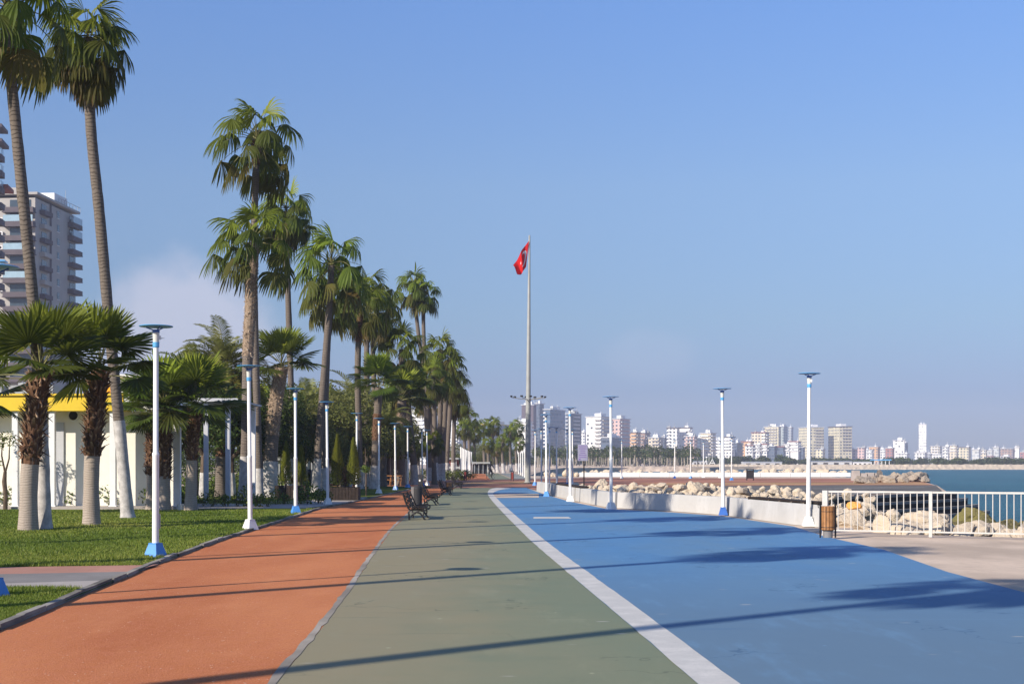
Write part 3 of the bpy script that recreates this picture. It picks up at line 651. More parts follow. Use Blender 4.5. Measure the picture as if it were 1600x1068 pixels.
# ------------------------------------------------------------------ other trees and plants
def leaf_cloud(mb, blobs, n, size, r, m=0, flat=.6):
    tot = sum(b[3] * b[4] * b[5] for b in blobs)
    for (cx, cy, cz, rx, ry, rz_) in blobs:
        k = int(n * rx * ry * rz_ / tot)
        for _ in range(k):
            while True:
                v = Vector((r.uniform(-1, 1), r.uniform(-1, 1), r.uniform(-1, 1)))
                if .12 < v.length < 1: break
            v *= (r.random() ** .35) / max(v.length, .2) * v.length ** .3 if v.length > .2 else 1
            if v.length > 1.12: v *= 1.0 / v.length
            p = Vector((cx + v.x * rx, cy + v.y * ry, cz + v.z * rz_))
            a = r.uniform(0, 6.28); nrm = (Vector((r.gauss(0, 1), r.gauss(0, 1), r.gauss(.6, 1))) + v * 1.2).normalized()
            s = nrm.orthogonal().normalized(); t = nrm.cross(s); s, t = s * math.cos(a) + t * math.sin(a), t * math.cos(a) - s * math.sin(a)
            l = size * r.uniform(.6, 1.3); w = l * r.uniform(.35, .6); tt = min(1, max(0, r.gauss(.5, .2)))
            q = [mb.vert(p - s * l, tt), mb.vert(p + t * w, tt), mb.vert(p + s * l, tt), mb.vert(p - t * w, tt)]
            mb.face(q, m)
def blobs(seed, R_, H0, H1, k):
    r = random.Random(seed); out = [(0, 0, (H0 + H1) / 2, R_ * .6, R_ * .6, (H1 - H0) * .42)]
    for i in range(k):
        a = i * 2.4 + r.uniform(-.4, .4); d = R_ * r.uniform(.3, .75); q = R_ * r.uniform(.26, .5)
        out.append((d * math.cos(a), d * math.sin(a), r.uniform(H0 + q * .5, H1 - q * .5), q * r.uniform(.9, 1.3), q * r.uniform(.9, 1.3), q * r.uniform(.6, .9)))
    return out
def tree_meshes(seed, R_, H0, H1, n, size, mat, white):
    r = random.Random(seed); bl = blobs(seed, R_, H0, H1, 9); c = MB(); leaf_cloud(c, bl, n, size, r)
    t = MB(); t.tube([(0, 0, -.1), (.05, .03, H0 * .5), (.0, .06, H0 * 1.1), (.05, 0, (H0 + H1) / 2)], [.22, .17, .14, .06], 9, 0)
    for b in bl[1:7]: t.tube([(.02, .04, H0 * .85), (b[0] * .5, b[1] * .5, (H0 * .9 + b[2]) / 2), b[:3]], [.10, .07, .03], 6, 0)
    w = MB(); w.tube([(0, 0, -.05), (.028, .017, H0 * .28), (.053, .034, H0 * .52)], [.235, .205, .178], 10)
    return c.mesh('tree_crown', M[mat]), t.mesh('tree_trunk', M['trunk'], True), (w.mesh('tree_foot', M['whitewash'], True) if white else None)
BROAD = [tree_meshes(201, 3.0, 2.3, 6.2, 10500, .095, 'broadleaf', True), tree_meshes(202, 2.6, 2.1, 5.4, 9500, .095, 'broadleaf', True), tree_meshes(203, 3.2, 1.6, 6.5, 11000, .10, 'olive', True)]
def broad(label, px, Y, sc, k, rz=0.0, group=None):
    p = at(px, HOR, Y); root = thing('broadleaf_tree', label, 'tree', (p.x, Y, 0), rz, group); c, t, w = BROAD[k]
    s3 = sc if hasattr(sc, '__len__') else (sc, sc, sc); root.scale = s3
    inst('crown', c, root); tr = inst('trunk', t, root)
    if w: inst('whitewash', w, tr)
for a in [('dark leafy tree behind the two white pergola posts, left one', 318, 66, 1.0, 0), ('dark leafy tree behind the two white pergola posts, right one', 362, 70, 1.05, 1), ('dark spreading tree between the pergola and the stout palm', 408, 76, .95, 0),
          ('dark tree behind the left planter', 452, 82, .85, 1), ('olive tree under the leaning palms', 500, 88, .85, 2), ('olive green tree behind the right planter', 545, 92, 1.0, 2), ('dark tree behind the bright leaved palm', 585, 100, 1.05, 1),
          ('olive tree behind the grey pavilion', 612, 118, .8, 2), ('olive tree left of the row of white posts', 703, 175, .65, 2), ('tree over the row of white posts', 728, 215, .75, 1),
          ('yellowish tree behind the dark kiosk', 752, 245, .75, 2), ('dull green tree behind the cyclist', 775, 275, .7, 2), ('tree behind the flagpole', 815, 280, .7, 1), ('far dark tree left of the flagpole', 792, 320, .85, 0), ('olive tree behind the cream building', 268, 75, 1.1, 2), ('olive tree between the second and third lamps', 432, 105, 1.2, 2), ('olive tree between the fourth and fifth lamps', 520, 120, 1.25, 2), ('dark tree behind the lamps near the pavilion', 600, 135, 1.1, 0)]:
    broad(*a, rz=a[1] * .37)

def plant_mesh(seed, h, r0, n, size, mat, stems=4):
    r = random.Random(seed); mb = MB()
    for i in range(stems):
        a = r.uniform(0, 6.28); mb.tube([(0, 0, 0), (math.cos(a) * r0 * .4, math.sin(a) * r0 * .4, h * .55), (math.cos(a) * r0 * .7, math.sin(a) * r0 * .7, h * .95)], [.012, .009, .005], 4, 1, .3)
    leaf_cloud(mb, [(0, 0, h * .55, r0, r0, h * .5)], n, size, r); return mb.mesh('plant', [M[mat], M['trunk']])
SHRUB = [plant_mesh(301 + k, .42 + .12 * k, .26 + .03 * k, 150, .05, 'hedge') for k in range(3)]
r = random.Random(9)
for i, x in enumerate([-30, 2, 18, 60, 88, 97, 106, 113, 122, 130, 160, 170, 176, 226, 233, 282, 318, 333, 352, 372, 386, 405, 418, 432, 446, 470, 481, 497, 508]):
    py = 794 - (2 if x > 300 else 0) - (4 if x > 430 else 0); p = ground(x, py + r.uniform(-1, 1))
    tag(inst('shrub', SHRUB[i % 3], None, p, r.uniform(0, 6), r.uniform(.95, 1.6)), 'low leafy shrub planted along the paved strip at the back of the lawn', 'shrub', 'low shrubs along the paved strip')
# young tree at the left edge
root = thing('young_tree', 'young thin tree with few leaves in front of the cream wall', 'tree', ground(8, 797))
mb = MB(); mb.tube([(0, 0, -.05), (.02, 0, .5), (-.03, 0, 1.0), (0, 0, 1.35)], [.085, .075, .085, .06], 8); mb.tube([(0, 0, 1.3), (-.12, 0, 1.9), (-.12, .05, 2.5)], [.04, .03, .012], 6); mb.tube([(0, 0, 1.3), (.12, .05, 1.8), (.16, 0, 2.5)], [.04, .03, .012], 6); mb.build('trunk', M['trunk'], root, True)
mb = MB(); leaf_cloud(mb, [(-.15, 0, 2.4, .3, .3, .35), (.2, 0, 2.5, .35, .3, .3), (-.2, 0, 1.7, .2, .2, .2)], 260, .055, random.Random(4)); mb.build('crown', M['hedge'], root)
root = thing('sapling', 'staked thin sapling with a tuft of leaves on the lawn right of the planters', 'sapling', ground(572, 775))
mb = MB(); mb.tube([(0, 0, -.05), (0, 0, 1.0), (-.04, 0, 2.4)], [.045, .035, .015], 6); mb.build('trunk', M['trunk'], root, True)
mb = MB(); leaf_cloud(mb, [(0, 0, 1.35, .28, .28, .22)], 200, .06, random.Random(6)); mb.build('crown', M['hedge'], root)

# tall clipped backdrop of the park
for i, (px, Y, sx, lab) in enumerate([(322, 118, 7.5, 'tall dark hedge far behind the pergola'), (430, 126, 8.0, 'tall dark hedge far behind the stout palm'), (250, 112, 6.0, 'tall dark hedge behind the cream building')]):
    m = MB(); leaf_cloud(m, [(k * sx / 4, 0, 2.0, sx / 3.2, .9, 2.2) for k in range(-4, 5)], 7000, .12, random.Random(80 + i)); o = m.build('hedge', M['broadleaf'], None, False, (at(px, HOR, Y).x, Y, 0)); tag(o, lab, 'hedge')
# planters with cone conifers
def cone_mesh(seed, h, rr):
    r = random.Random(seed); mb = MB()
    for i in range(2600):
        u = r.random() ** .8; a = r.uniform(0, 6.28); q = rr * (1 - u) ** .7 * (.75 + .3 * r.random()) * (1 + .15 * math.sin(a * 3 + u * 9)); z = h * (.06 + .94 * u)
        p = Vector((q * math.cos(a), q * math.sin(a), z)); d = (Vector((math.cos(a) * .5, math.sin(a) * .5, 1))).normalized(); s = Vector((-math.sin(a), math.cos(a), 0)) * .022; l = r.uniform(.06, .12); tt = min(1, max(0, r.gauss(.5, .22)))
        mb.face((mb.vert(p - s, tt), mb.vert(p + s, tt), mb.vert(p + d * l, tt)))
    mb.tube([(0, 0, -.05), (0, 0, h * .7)], [.03, .01], 5, 1, .3)
    return mb.mesh('conifer', [M['conifer'], M['trunk']])
CONE = [cone_mesh(1, 2.15, .34), cone_mesh(2, 1.95, .32)]
RUSSET = plant_mesh(390, .9, .3, 420, .05, 'brownplant', 6)
def planter(label, px0, px1, py, depth, h):
    a = ground(px0, py); b = ground(px1, py); w = b.x - a.x; root = thing('planter', label, 'planter', ((a.x + b.x) / 2, a.y + depth / 2, 0))
    mb = MB(); n = max(5, int(w / .14)); pw = w / n
    for i in range(n):
        for y in (-depth / 2 + .02, depth / 2 - .02): mb.box((-w / 2 + pw * (i + .5), y, h / 2 + .02), (pw * .9, .035, h), 0)
    for sx in (-1, 1):
        for j in range(4): mb.box((sx * (w / 2 - .02), -depth / 2 + .06 + (depth - .12) / 4 * (j + .5), h / 2 + .02), (.035, (depth - .12) / 4 * .9, h), 0)
    mb.build('box', M['darkwood'], root)
    s = MB(); s.box((0, 0, h - .12), (w - .08, depth - .08, .1)); s.build('soil', M['soil'], root)
    return root, h
p1, h1 = planter('dark wooden planter behind the third lamp, left of the pair', 429, 479, 780, .9, .60)
p2, h2 = planter('dark wooden planter with two cones and a russet shrub, beside the fourth lamp', 514, 560, 782.5, .95, .58)
for (pl, dx, k, sc, lab) in [(p1, -.28, 0, .95, 'yellow green cone conifer in the left planter, left one'), (p1, .42, 1, .95, 'yellow green cone conifer in the left planter, half hidden by the third lamp'), (p2, -.33, 0, 1.06, 'yellow green cone conifer in the right planter, left and slimmer one'), (p2, .38, 1, 1.1, 'yellow green cone conifer in the right planter, right one')]:
    tag(inst('conifer', CONE[k], None, (pl.location.x + dx, pl.location.y, .55), dx * 5, sc), lab, 'conifer')
tag(inst('russet_shrub', RUSSET, None, (p2.location.x + .02, p2.location.y, .54), 0, 1.0), 'russet brown shrub between the two cones in the right planter', 'shrub')
tag(inst('russet_shrub', RUSSET, None, (p1.location.x + .1, p1.location.y + .1, .54), 2, .7), 'small brown shrub between the cones in the left planter', 'shrub')

# grass blades on the lawn
def grass():
    rg = np.random.default_rng(5); N = 230000
    Y = np.exp(rg.uniform(np.log(12.0), np.log(62.0), N)); 
    kx = np.array([p[0] for p in KERB]); ky = np.array([p[1] for p in KERB]); edge = np.interp(Y, ky, kx)
    left = -.372 * Y - .6; X = left + (edge - .12 - left) * rg.random(N)
    px = 800 + FPX * X / Y; py = HOR + FPX * CAM_H / Y
    top = np.interp(px, [-400, 0, 232, 248], [893, 889, 885.5, 884]); bot = np.interp(px, [-400, 0, 128, 165, 205, 248], [932, 922.5, 925, 910, 896, 884])
    ok = (X < edge - .12) & ~((py > top) & (py < bot)) & ~((py > 788.5) & (py < 798) & (px < 480)) & ~((py > 776) & (py < 796) & (px > 478) & (px < 575))
    X, Y = X[ok], Y[ok]; n = len(X)
    h = rg.uniform(.022, .060, n) * (1 + .4 * np.sin(X * 1.7 + np.sin(Y * .9) * 2)); a = rg.uniform(0, 6.283, n); w = .004 + .0003 * Y
    lx = rg.normal(0, .03, n); ly = rg.normal(0, .03, n)
    V = np.empty((n, 3, 3)); dx = np.cos(a) * w; dy = np.sin(a) * w
    V[:, 0] = np.stack([X - dx, Y - dy, np.full(n, .02)], 1); V[:, 1] = np.stack([X + dx, Y + dy, np.full(n, .02)], 1); V[:, 2] = np.stack([X + lx, Y + ly, .03 + h], 1)
    me = bpy.data.meshes.new('grass'); me.vertices.add(n * 3); me.vertices.foreach_set('co', V.reshape(-1)); me.loops.add(n * 3); me.loops.foreach_set('vertex_index', np.arange(n * 3, dtype=np.int32))
    me.polygons.add(n); me.polygons.foreach_set('loop_start', np.arange(0, n * 3, 3, dtype=np.int32))
    t = np.clip(rg.normal(.48, .2, n) + .20 * np.sin(X * .9 + 1.3 * np.sin(Y * .31)) + .35 * np.clip(np.sin(X * .37 + 2.1) * np.sin(Y * .53 + X * .2), 0, 1) ** 3, 0, 1)
    at_ = me.attributes.new('tint', 'FLOAT', 'POINT'); at_.data.foreach_set('value', np.repeat(t, 3)); me.update(calc_edges=True)
    me.materials.append(m_leaf('grass_blade', [(0, (.07, .105, .012)), (.5, (.125, .175, .018)), (1, (.25, .25, .05))], .25, .5, .25))
    o = bpy.data.objects.new('grass', me); COL.objects.link(o); tag(o, 'short green grass growing on the lawn', 'grass', kind='stuff')
grass()
#__PART3__
# ------------------------------------------------------------------ street lamps
def lamp_proto(base_mat):
    root = thing('street_lamp', 'x', 'street lamp'); T = Tree(root)
    b = MB(); b.box((0, 0, .11), (.30, .30, .24), top=(.165, .165)); b.box((0, 0, .235), (.17, .17, .02)); T.add(b.build('base', M[base_mat], root))
    p = MB(); p.lathe([(.058, .22), (.057, 1.75), (.060, 1.76), (.060, 1.80), (.046, 1.82), (.045, 3.66)], 16); T.add(p.build('pole', M['white'], root, True)); a = MB(); a.box((-.03, -.051, .62), (.05, .02, .26)); T.add(a.build('access_door', M['fence'], root))
    h = MB(); h.lathe([(.050, 3.64), (.056, 3.65), (.057, 3.73), (.050, 3.735)], 16, m=0); T.add(h.build('lower_collar', M['disc_blue'], root))
    g = MB(); g.lathe([(.052, 3.73), (.060, 3.90)], 16); gl = g.build('lamp_glass', M['lampglass'], root, True)
    e = MB(); e.box((-.018, -.045, 3.815), (.07, .045, .07)); bulb = e.build('bulb_holder', M['white'], gl); T.add(gl, [bulb])
    c = MB(); c.lathe([(.060, 3.90), (.062, 3.905), (.062, 3.95), (.02, 3.955)], 16); T.add(c.build('upper_collar', M['deep_blue'], root))
    d = MB(); d.lathe([(.0, 4.0), (.25, 3.998), (.286, 4.002), (.294, 4.010), (.286, 4.018), (.05, 4.025), (.0, 4.026)], 28); dk = d.build('reflector_disc', M['disc_blue'], root, True)
    s = MB()
    for a in (2.7, .6, 4.75): s.tube([(.05 * math.cos(a), .05 * math.sin(a), 3.945), (.17 * math.cos(a), .17 * math.sin(a), 3.992)], .011, 6)
    st = s.build('disc_bracket', M['deep_blue'], dk); T.add(dk, [st])
    return T
LW, LB = lamp_proto('white'), lamp_proto('blue_paint'); LD = lamp_proto('deep_blue'); used = set()
def lamp(px, py, kind, label, group, Y=None, rz=0.0):
    src = {'w': LW, 'b': LB, 'd': LD}[kind]
    t = src if kind not in used else src.dup(); used.add(kind)
    p = ground(px, py) if Y is None else Vector(((px - 800) / FPX * Y, Y, 0)); t.root.location = (p.x, p.y, .028 if px < 560 else .004); q = random.Random(int(px)); t.root.rotation_euler = (R(q.uniform(-.5, .5)), R(q.uniform(-.25, .7)), rz + q.uniform(0, 6.28))
    t.root['label'] = label; t.root['group'] = group
GL, GR, GF = 'street lamps along the lawn', 'street lamps along the sea wall', 'street lamps on the far plaza'
lamp(-11, 937, 'b', 'street lamp cut by the left edge, only its blue foot and disc in view', GL)
lamp(243, 872, 'b', 'nearest whole street lamp on the lawn, tall with a blue foot', GL)
lamp(391, 828, 'w', 'street lamp with white foot at the lawn edge, in front of the slim trunks', GL)
lamp(462, 803, 'b', 'street lamp with blue foot in front of the left planter', GL)
lamp(512, 788.5, 'w', 'street lamp with white foot standing on the paving by the right planter', GL)
lamp(557, 776, 'w', 'shaded street lamp just behind the right planter', GL)
lamp(592, 771, 'w', 'street lamp with white foot on the lawn, right of the staked sapling', GL)
lamp(618, 765.5, 'b', 'street lamp with pale blue foot in front of the grey pavilion', GL)
lamp(637, 762, 'b', 'shaded street lamp between the pavilion and the black bin', GL)
lamp(660, 759.5, 'd', 'street lamp with deep blue foot just right of the black bin', GL)
lamp(667.5, 758, 'w', 'street lamp with white foot at the end of the lawn row', GL)
lamp(1263, 821, 'w', 'nearest street lamp of the sea wall, white foot, beside the slatted bin', GR)
lamp(1130, 804, 'd', 'street lamp with deep blue foot against the middle of the sea wall', GR)
lamp(955, 795, 'w', 'street lamp with white foot at a joint of the sea wall, between rocks and path', GR)
lamp(891, 783, 'w', 'street lamp with white foot at the sea wall, left of the lilac sign', GR)
lamp(854, 775, 'b', 'street lamp with blue foot at the far end of the sea wall', GR)
lamp(858.5, 761.5, 'b', 'street lamp with blue foot on the plaza, half behind the last one of the wall', GR)
lamp(870, 761, 'b', 'street lamp with blue foot standing alone on the red plaza', GR)
lamp(846, 759.5, 'w', 'street lamp with white foot on the plaza edge, right of the flagpole', GR)
lamp(836, 758, 'b', 'small looking street lamp with blue foot nearest to the flagpole', GR)
lamp(886, 759, 'd', 'slim street lamp just left of the white footed lamp by the sign', GR)
lamp(894.5, 758.5, 'w', 'slim street lamp just right of the white footed lamp by the sign', GR)
for px, py, k, lab in [(971.5, 747, 'w', 'far street lamp, the first right of the sign across the rocks'), (1054, 747, 'd', 'far street lamp with blue foot before the white tower blocks'), (1079, 747, 'b', 'far street lamp with blue foot before the pink block'), (1099, 745.5, 'w', 'far street lamp standing behind the low white wall'), (1125, 746, 'w', 'far street lamp almost hidden by the nearer lamp with deep blue foot'), (1143, 750, 'b', 'far street lamp with blue foot nearest to the dark far bin')]:
    lamp(px, py, k, lab, GF)

# white posts standing close in two far rows
POST = MB(); POST.lathe([(.11, 0), (.11, .1), (.075, .12), (.075, 2.65), (.085, 2.66), (.085, 2.74), (.03, 2.8)], 12); POSTM = POST.mesh('white_post', M['white'], True)
for i in range(8):
    Y = 140 + i * 9.5; p = at(720.2 + i * 2.35, HOR, Y); tag(inst('white_post', POSTM, None, (p.x, Y, 0), 0, (1, 1, 1.15)), 'white round post in the far row left of the red path', 'post', 'white posts left of the far path')
for i in range(4):
    Y = 205 - i * 16; p = at(810.6 + i * 3.2, HOR, Y); tag(inst('white_post', POSTM, None, (p.x, Y, 0), 0, (.9, .9, 1.1)), 'white round post in the far row beside the flagpole foot', 'post', 'white posts by the flagpole')

# ------------------------------------------------------------------ benches, bins, pillar
def bench_proto():
    root = thing('park_bench', 'x', 'bench'); T = Tree(root); L = 1.55
    def end(y):
        m = MB(); q = .016
        def tb(pts, r=q): m.tube([(x, y, z) for x, z in pts], r * 1.35, 6)
        tb([(-.20, .775), (-.13, .56), (-.05, .36), (.02, .27)], .022); tb([(-.10, .79), (-.02, .60), (.06, .42), (.10, .31)], .014)
        for k in range(4):
            u = .12 + k * .24; tb([(-.20 + .20 * u, .775 - .46 * u), (-.075 + .13 * u, .72 - .44 * u)], .012)
        tb([(.0, .28), (.12, .295), (.30, .30), (.42, .32)], .022)
        tb([(.02, .28), (-.035, .22), (-.01, .10), (-.015, 0)], .021); tb([(.02, .10), (.10, .19), (.21, .225), (.31, .19), (.38, .10), (.445, .0)], .020)
        tb([(.36, .31), (.41, .22), (.40, .12)], .016)
        tb([(.08, .36), (.2, .385), (.34, .40), (.43, .405), (.495, .37), (.50, .31), (.46, .265), (.41, .28), (.40, .33), (.44, .345)], .018)
        tb([(.16, .30), (.19, .345), (.16, .38)], .011); tb([(.28, .30), (.26, .35), (.30, .395)], .011)
        tb([(-.04, 0), (.02, 0)], .022); tb([(.42, 0), (.48, 0)], .022)
        return m.build('end_frame', M['iron'], root, True)
    T.add(end(0)); T.add(end(L))
    for k in range(4):
        u = (k + .5) / 4; m = MB(); m.box((.04 + .40 * u, L / 2, .335 + .01 * u), (.082, L + .1, .028)); T.add(m.build('seat_slat', M['darkwood'], root))
    for k in range(3):
        u = (k + .5) / 3; m = MB(); x, z = -.165 + .15 * (1 - u), .74 - .36 * (1 - u)
        m.box((x + .03, L / 2, z - .02), (.035, L + .1, .085)); T.add(m.build('back_slat', M['darkwood'], root))
    return T
B0 = bench_proto()
for i, (px, py, lab) in enumerate([(640, 812, 'nearest black iron bench, seen from its end beside the grey pillar'), (664, 789, 'black iron bench half hidden behind the grey pillar'), (690, 774, 'dark iron bench in front of the small slatted bin'), (709.5, 763, 'farthest dark bench, at the edge of the red plaza')]):
    t = B0 if i == 0 else B0.dup(); p = ground(px, py); t.root.location = (p.x, p.y, .006); t.root['label'] = lab; t.root['group'] = 'iron benches along the green path'
def bin_proto():
    root = thing('litter_bin', 'x', 'litter bin'); T = Tree(root)
    m = MB(); m.lathe([(.150, .16), (.150, .70), (.135, .70), (.135, .62)], 20); T.add(m.build('liner', M['dark_grey'], root))
    m = MB()
    for k in range(13):
        a = k * 2 * math.pi / 13; m.box((.162 * math.cos(a), .162 * math.sin(a), .45), (.022, .062, .54), a, t=.5)
    dr = m.build('slats', M['bin_wood'], root)
    h = MB()
    for z in (.24, .60):
        h.tube([(.176 * math.cos(k * math.pi / 10), .176 * math.sin(k * math.pi / 10), z) for k in range(21)], .008, 5, cap=False)
    T.add(dr, [h.build('hoop', M['iron'], dr)])
    m = MB(); m.lathe([(.125, 0), (.125, .15), (.15, .175)], 20); T.add(m.build('base', M['mid_grey'], root))
    for s in (-1, 1):
        m = MB(); m.box((s * .205, 0, .38), (.03, .05, .76)); m.tube([(s * .205, 0, .70), (s * .235, 0, .76), (s * .265, 0, .72), (s * .25, 0, .68)], .012, 6); T.add(m.build('post', M['iron'], root))
    return T
BN = bin_proto()
p = at(1293.5, HOR, 31.3); BN.root.location = (p.x, p.y, .0); BN.root['label'] = 'brown wood slatted bin with grey foot at the fence, below the nearest wall lamp'; BN.root['group'] = 'slatted litter bins'; BN.root.rotation_euler.z = .12
BN.root.scale = (.85, .85, .97)
t = BN.dup(); p = ground(702, 769); t.root.location = (p.x, p.y, 0); t.root['label'] = 'small yellowish slatted bin behind the third bench'; t.root.scale = (.9, .9, .8)
root = thing('utility_pillar', 'dark grey pillar with rounded top beside the nearest bench', 'pillar', ground(652.5, 793.5))
m = MB(); m.lathe([(.165, 0), (.165, .70), (.155, .76), (.12, .80), (.05, .825)], 24); m.build('body', M['dark_grey'], root, True)
m = MB(); m.box((-.175, .02, .39), (.12, .22, .78)); m.build('side_panel', M['mid_grey'], root)
root = thing('pedal_bin', 'black covered bin with a white mark behind the grey pillar', 'litter bin', ground(657, 768)); root.scale = (1.1, 1.1, 1.3)
m = MB(); m.box((0, 0, .32), (.24, .26, .58)); m.build('body', M['dark_grey'], root); m = MB(); m.box((0, 0, .69), (.27, .29, .14), top=(.22, .24)); m.build('lid', M['dark_grey'], root)
m = MB(); m.lathe([(.05, 0), (.05, .006)], 12); o = m.build('mark', M['white'], root); o.location = (-.03, -.133, .5); o.rotation_euler = (R(90), 0, 0)
for px, py, lab, mm in [(824, 753, 'red box bin at the foot of the flagpole', 'red'), (800.5, 751, 'dark red box bin left of the flagpole foot', 'red'), (1172, 750, 'dark box bin on the far plaza before the low white wall', 'dark_grey'), (727, 750, 'dark red bin at the start of the row of white posts', 'red')]:
    Y = gz(py); root = thing('box_bin', lab, 'litter bin', ground(px, py)); w = {1172: .62, 824: .26}.get(px, .24); h = 1.02 if px == 1172 else .85
    for s in (-1, 1):
        m = MB(); m.box((s * w * .5, 0, h / 2), (.06, .3, h)); m.build('side_post', M['iron'], root)
    m = MB(); m.box((0, 0, h * .55), (w - .07, .28, h * .75)); m.build('body', M[mm], root); m = MB(); m.box((0, 0, h + .02), (w + .1, .36, .05)); m.build('lid', M['iron'], root)

# ------------------------------------------------------------------ sea wall, planks, fence, sign
def sea_wall():
    root = thing('sea_wall', 'low pale concrete wall in long segments along the blue path', 'wall', (WALL[0][0], WALL[0][1], 0)); o0 = Vector((WALL[0][0], WALL[0][1]))
    P = [Vector(p) for p in WALL]
    segs = [(0, 1139), (1134, 964), (960, 899), (897, 862), (860.5, 838)]
    def onwall(px):
        for a, b in zip(P[:-1], P[1:]):
            xa = 800 + FPX * a.x / a.y; xb = 800 + FPX * b.x / b.y
            if xb <= px <= xa:
                k = px / FPX - 800 / FPX; d = b - a; u = (k * a.y - a.x) / (d.x - k * d.y); return a + d * u
        return P[0]
    for a, b in [(1279, 1139), (1135.5, 964), (960.5, 899), (896.5, 862), (860.5, 838.2)]:
        pts = [onwall(a)] + [p for p in P[1:-1] if b < 800 + FPX * p.x / p.y < a] + [onwall(b)]
        m = MB(); outer = offset(pts, 0); inner = offset(pts, .28); h = .56
        low = [m.vert((p[0] - o0.x, p[1] - o0.y, -.02)) for p in outer]; top = [m.vert((p[0] - o0.x + (q[0] - p[0]) * .10, p[1] - o0.y + (q[1] - p[1]) * .10, h)) for p, q in zip(outer, inner)]
        tin = [m.vert((q[0] - o0.x, q[1] - o0.y, h)) for q in inner]; lin = [m.vert((q[0] - o0.x, q[1] - o0.y, -.02)) for q in inner]
        for i in range(len(pts) - 1):
            m.face((low[i], low[i + 1], top[i + 1], top[i])); m.face((top[i], top[i + 1], tin[i + 1], tin[i])); m.face((tin[i], tin[i + 1], lin[i + 1], lin[i]))
        m.face((low[0], top[0], tin[0], lin[0])); m.face((low[-1], lin[-1], tin[-1], top[-1]))
        m.build('wall_segment', M['seawall'], root)
    for a, b in [(1278, 1168), (907, 868)]:
        A = onwall(a); B = onwall(b); d = B - A; L = d.length; ang = math.atan2(d.y, d.x); n = Vector((d.y, -d.x)).normalized()
        m = MB()
        for k in range(3):
            c = (A + B) / 2 + n * (.06 + k * .13) - o0; m.box((c.x, c.y, .615), (L, .11, .045), ang)
        for k in range(int(L / .9) + 1):
            c = A + d * (k / max(1, int(L / .9))) * .98 + d * .01 + n * .18 - o0; m.box((c.x, c.y, .576), (.05, .36, .034), ang)
        m.build('seat_planks', M['darkwood'], root)
sea_wall()
def fence():
    a = ground(1289.5, 834.2); root = thing('railing', 'pale grey metal railing with thin upright bars in front of the boulders', 'fence', a); dx = 1.0
    d = Vector((11.15 - a.x, 31.0 - a.y, 0)).normalized(); ang = math.atan2(d.y, d.x); span = 2.37; N = 4
    m = MB(); m.box(tuple(d * 0 + Vector((0, 0, .5))), (.12, .12, 1.04), ang); m.build('post', M['fence'], root)
    for k in range(1, N + 1):
        m = MB(); c = d * span * k; m.box((c.x, c.y, .5), (.075, .06, 1.03), ang); m.build('post', M['fence'], root)
    for z, h in ((.995, .045), (.10, .035)):
        m = MB(); c = d * span * N / 2; m.box((c.x, c.y, z), (span * N - .05, .04, h), ang); m.build('rail', M['fence'], root)
    bm_ = MB(); bm_.box((0, 0, .545), (.018, .018, .86), ang); me = bm_.mesh('bar', [M['fence']]); nb = 15
    for k in range(N):
        for i in range(1, nb + 1):
            c = d * span * (k + i / (nb + 1)); inst('bar', me, root, (c.x, c.y, 0))
fence()
root = thing('notice_sign', 'lilac notice board on a black post behind the sea wall', 'sign', (at(912.5, HOR, 63).x, 63, 0)); Y = 63; zt = at(0, 694, Y).z; zb = at(0, 719.5, Y).z; w = 15.5 / FPX * Y
m = MB(); m.box((0, .03, zt / 2), (.055, .055, zt)); m.build('post', M['iron'], root)
m = MB(); m.box((-.06, -.02, (zt + zb) / 2), (w, .025, zt - zb)); bd = m.build('board', M['sign'], root)
m = MB(); rr = random.Random(2)
for i in range(6):
    z = zt - .09 - i * .095; ww = w * rr.uniform(.5, .8)
    m.box((-.06, -.0355, z), (ww, .004, .032))
m.box((-.06 - w * .32, -.0355, zb + .07), (.08, .004, .07)); m.build('notice_text', M['sign_ink'], bd)

# ------------------------------------------------------------------ boulders, jetty, steps
def rock_mesh(seed, m, flat=.7):
    bm = bmesh.new(); bmesh.ops.create_icosphere(bm, subdivisions=4, radius=1.0); r = random.Random(seed)
    pl = [(Vector((r.gauss(0, 1), r.gauss(0, 1), r.gauss(0, .8))).normalized(), r.uniform(.42, .75)) for _ in range(11)]
    ph = [r.uniform(0, 6) for _ in range(6)]
    for v in bm.verts:
        c = v.co
        for n, d in pl:
            k = c.dot(n) - d
            if k > 0: c -= n * k * .93
        q = c * 2.3 + Vector((ph[0], ph[1], ph[2])) * 3; c *= 1 + .15 * mnoise.noise(q) + .06 * mnoise.noise(q * 2.7) + .022 * mnoise.noise(q * 6.1) - .07 * max(0, .12 - abs(mnoise.noise(q * 1.4 + Vector((9, 2, 4))))) / .12
        c.z *= flat; v.co = c
    me = bpy.data.meshes.new('boulder'); bm.to_mesh(me); bm.free(); me.materials.append(M[m]); return me
ROCK = [rock_mesh(500 + k, 'rock', .58 + .06 * (k % 4)) for k in range(9)]; ROCKG = [rock_mesh(520 + k, 'rock_grey', .7) for k in range(4)]; MOSS = [rock_mesh(540 + k, 'rock_moss', .6) for k in range(4)]
rr = random.Random(77)
def boulder(me, x, y, z, s, label, group):
    o = inst('boulder', me, None, (x, y, z), rr.uniform(0, 6.28), (s * rr.uniform(.85, 1.3), s * rr.uniform(.8, 1.15), s * rr.uniform(.8, 1.1))); o.rotation_euler = (rr.uniform(-.4, .4), rr.uniform(-.4, .4), rr.uniform(0, 6.28))
    return tag(o, label, 'boulder', group)
WV = [Vector(p) for p in WALL]
lens = [0]
for a, b in zip(WV[:-1], WV[1:]): lens.append(lens[-1] + (b - a).length)
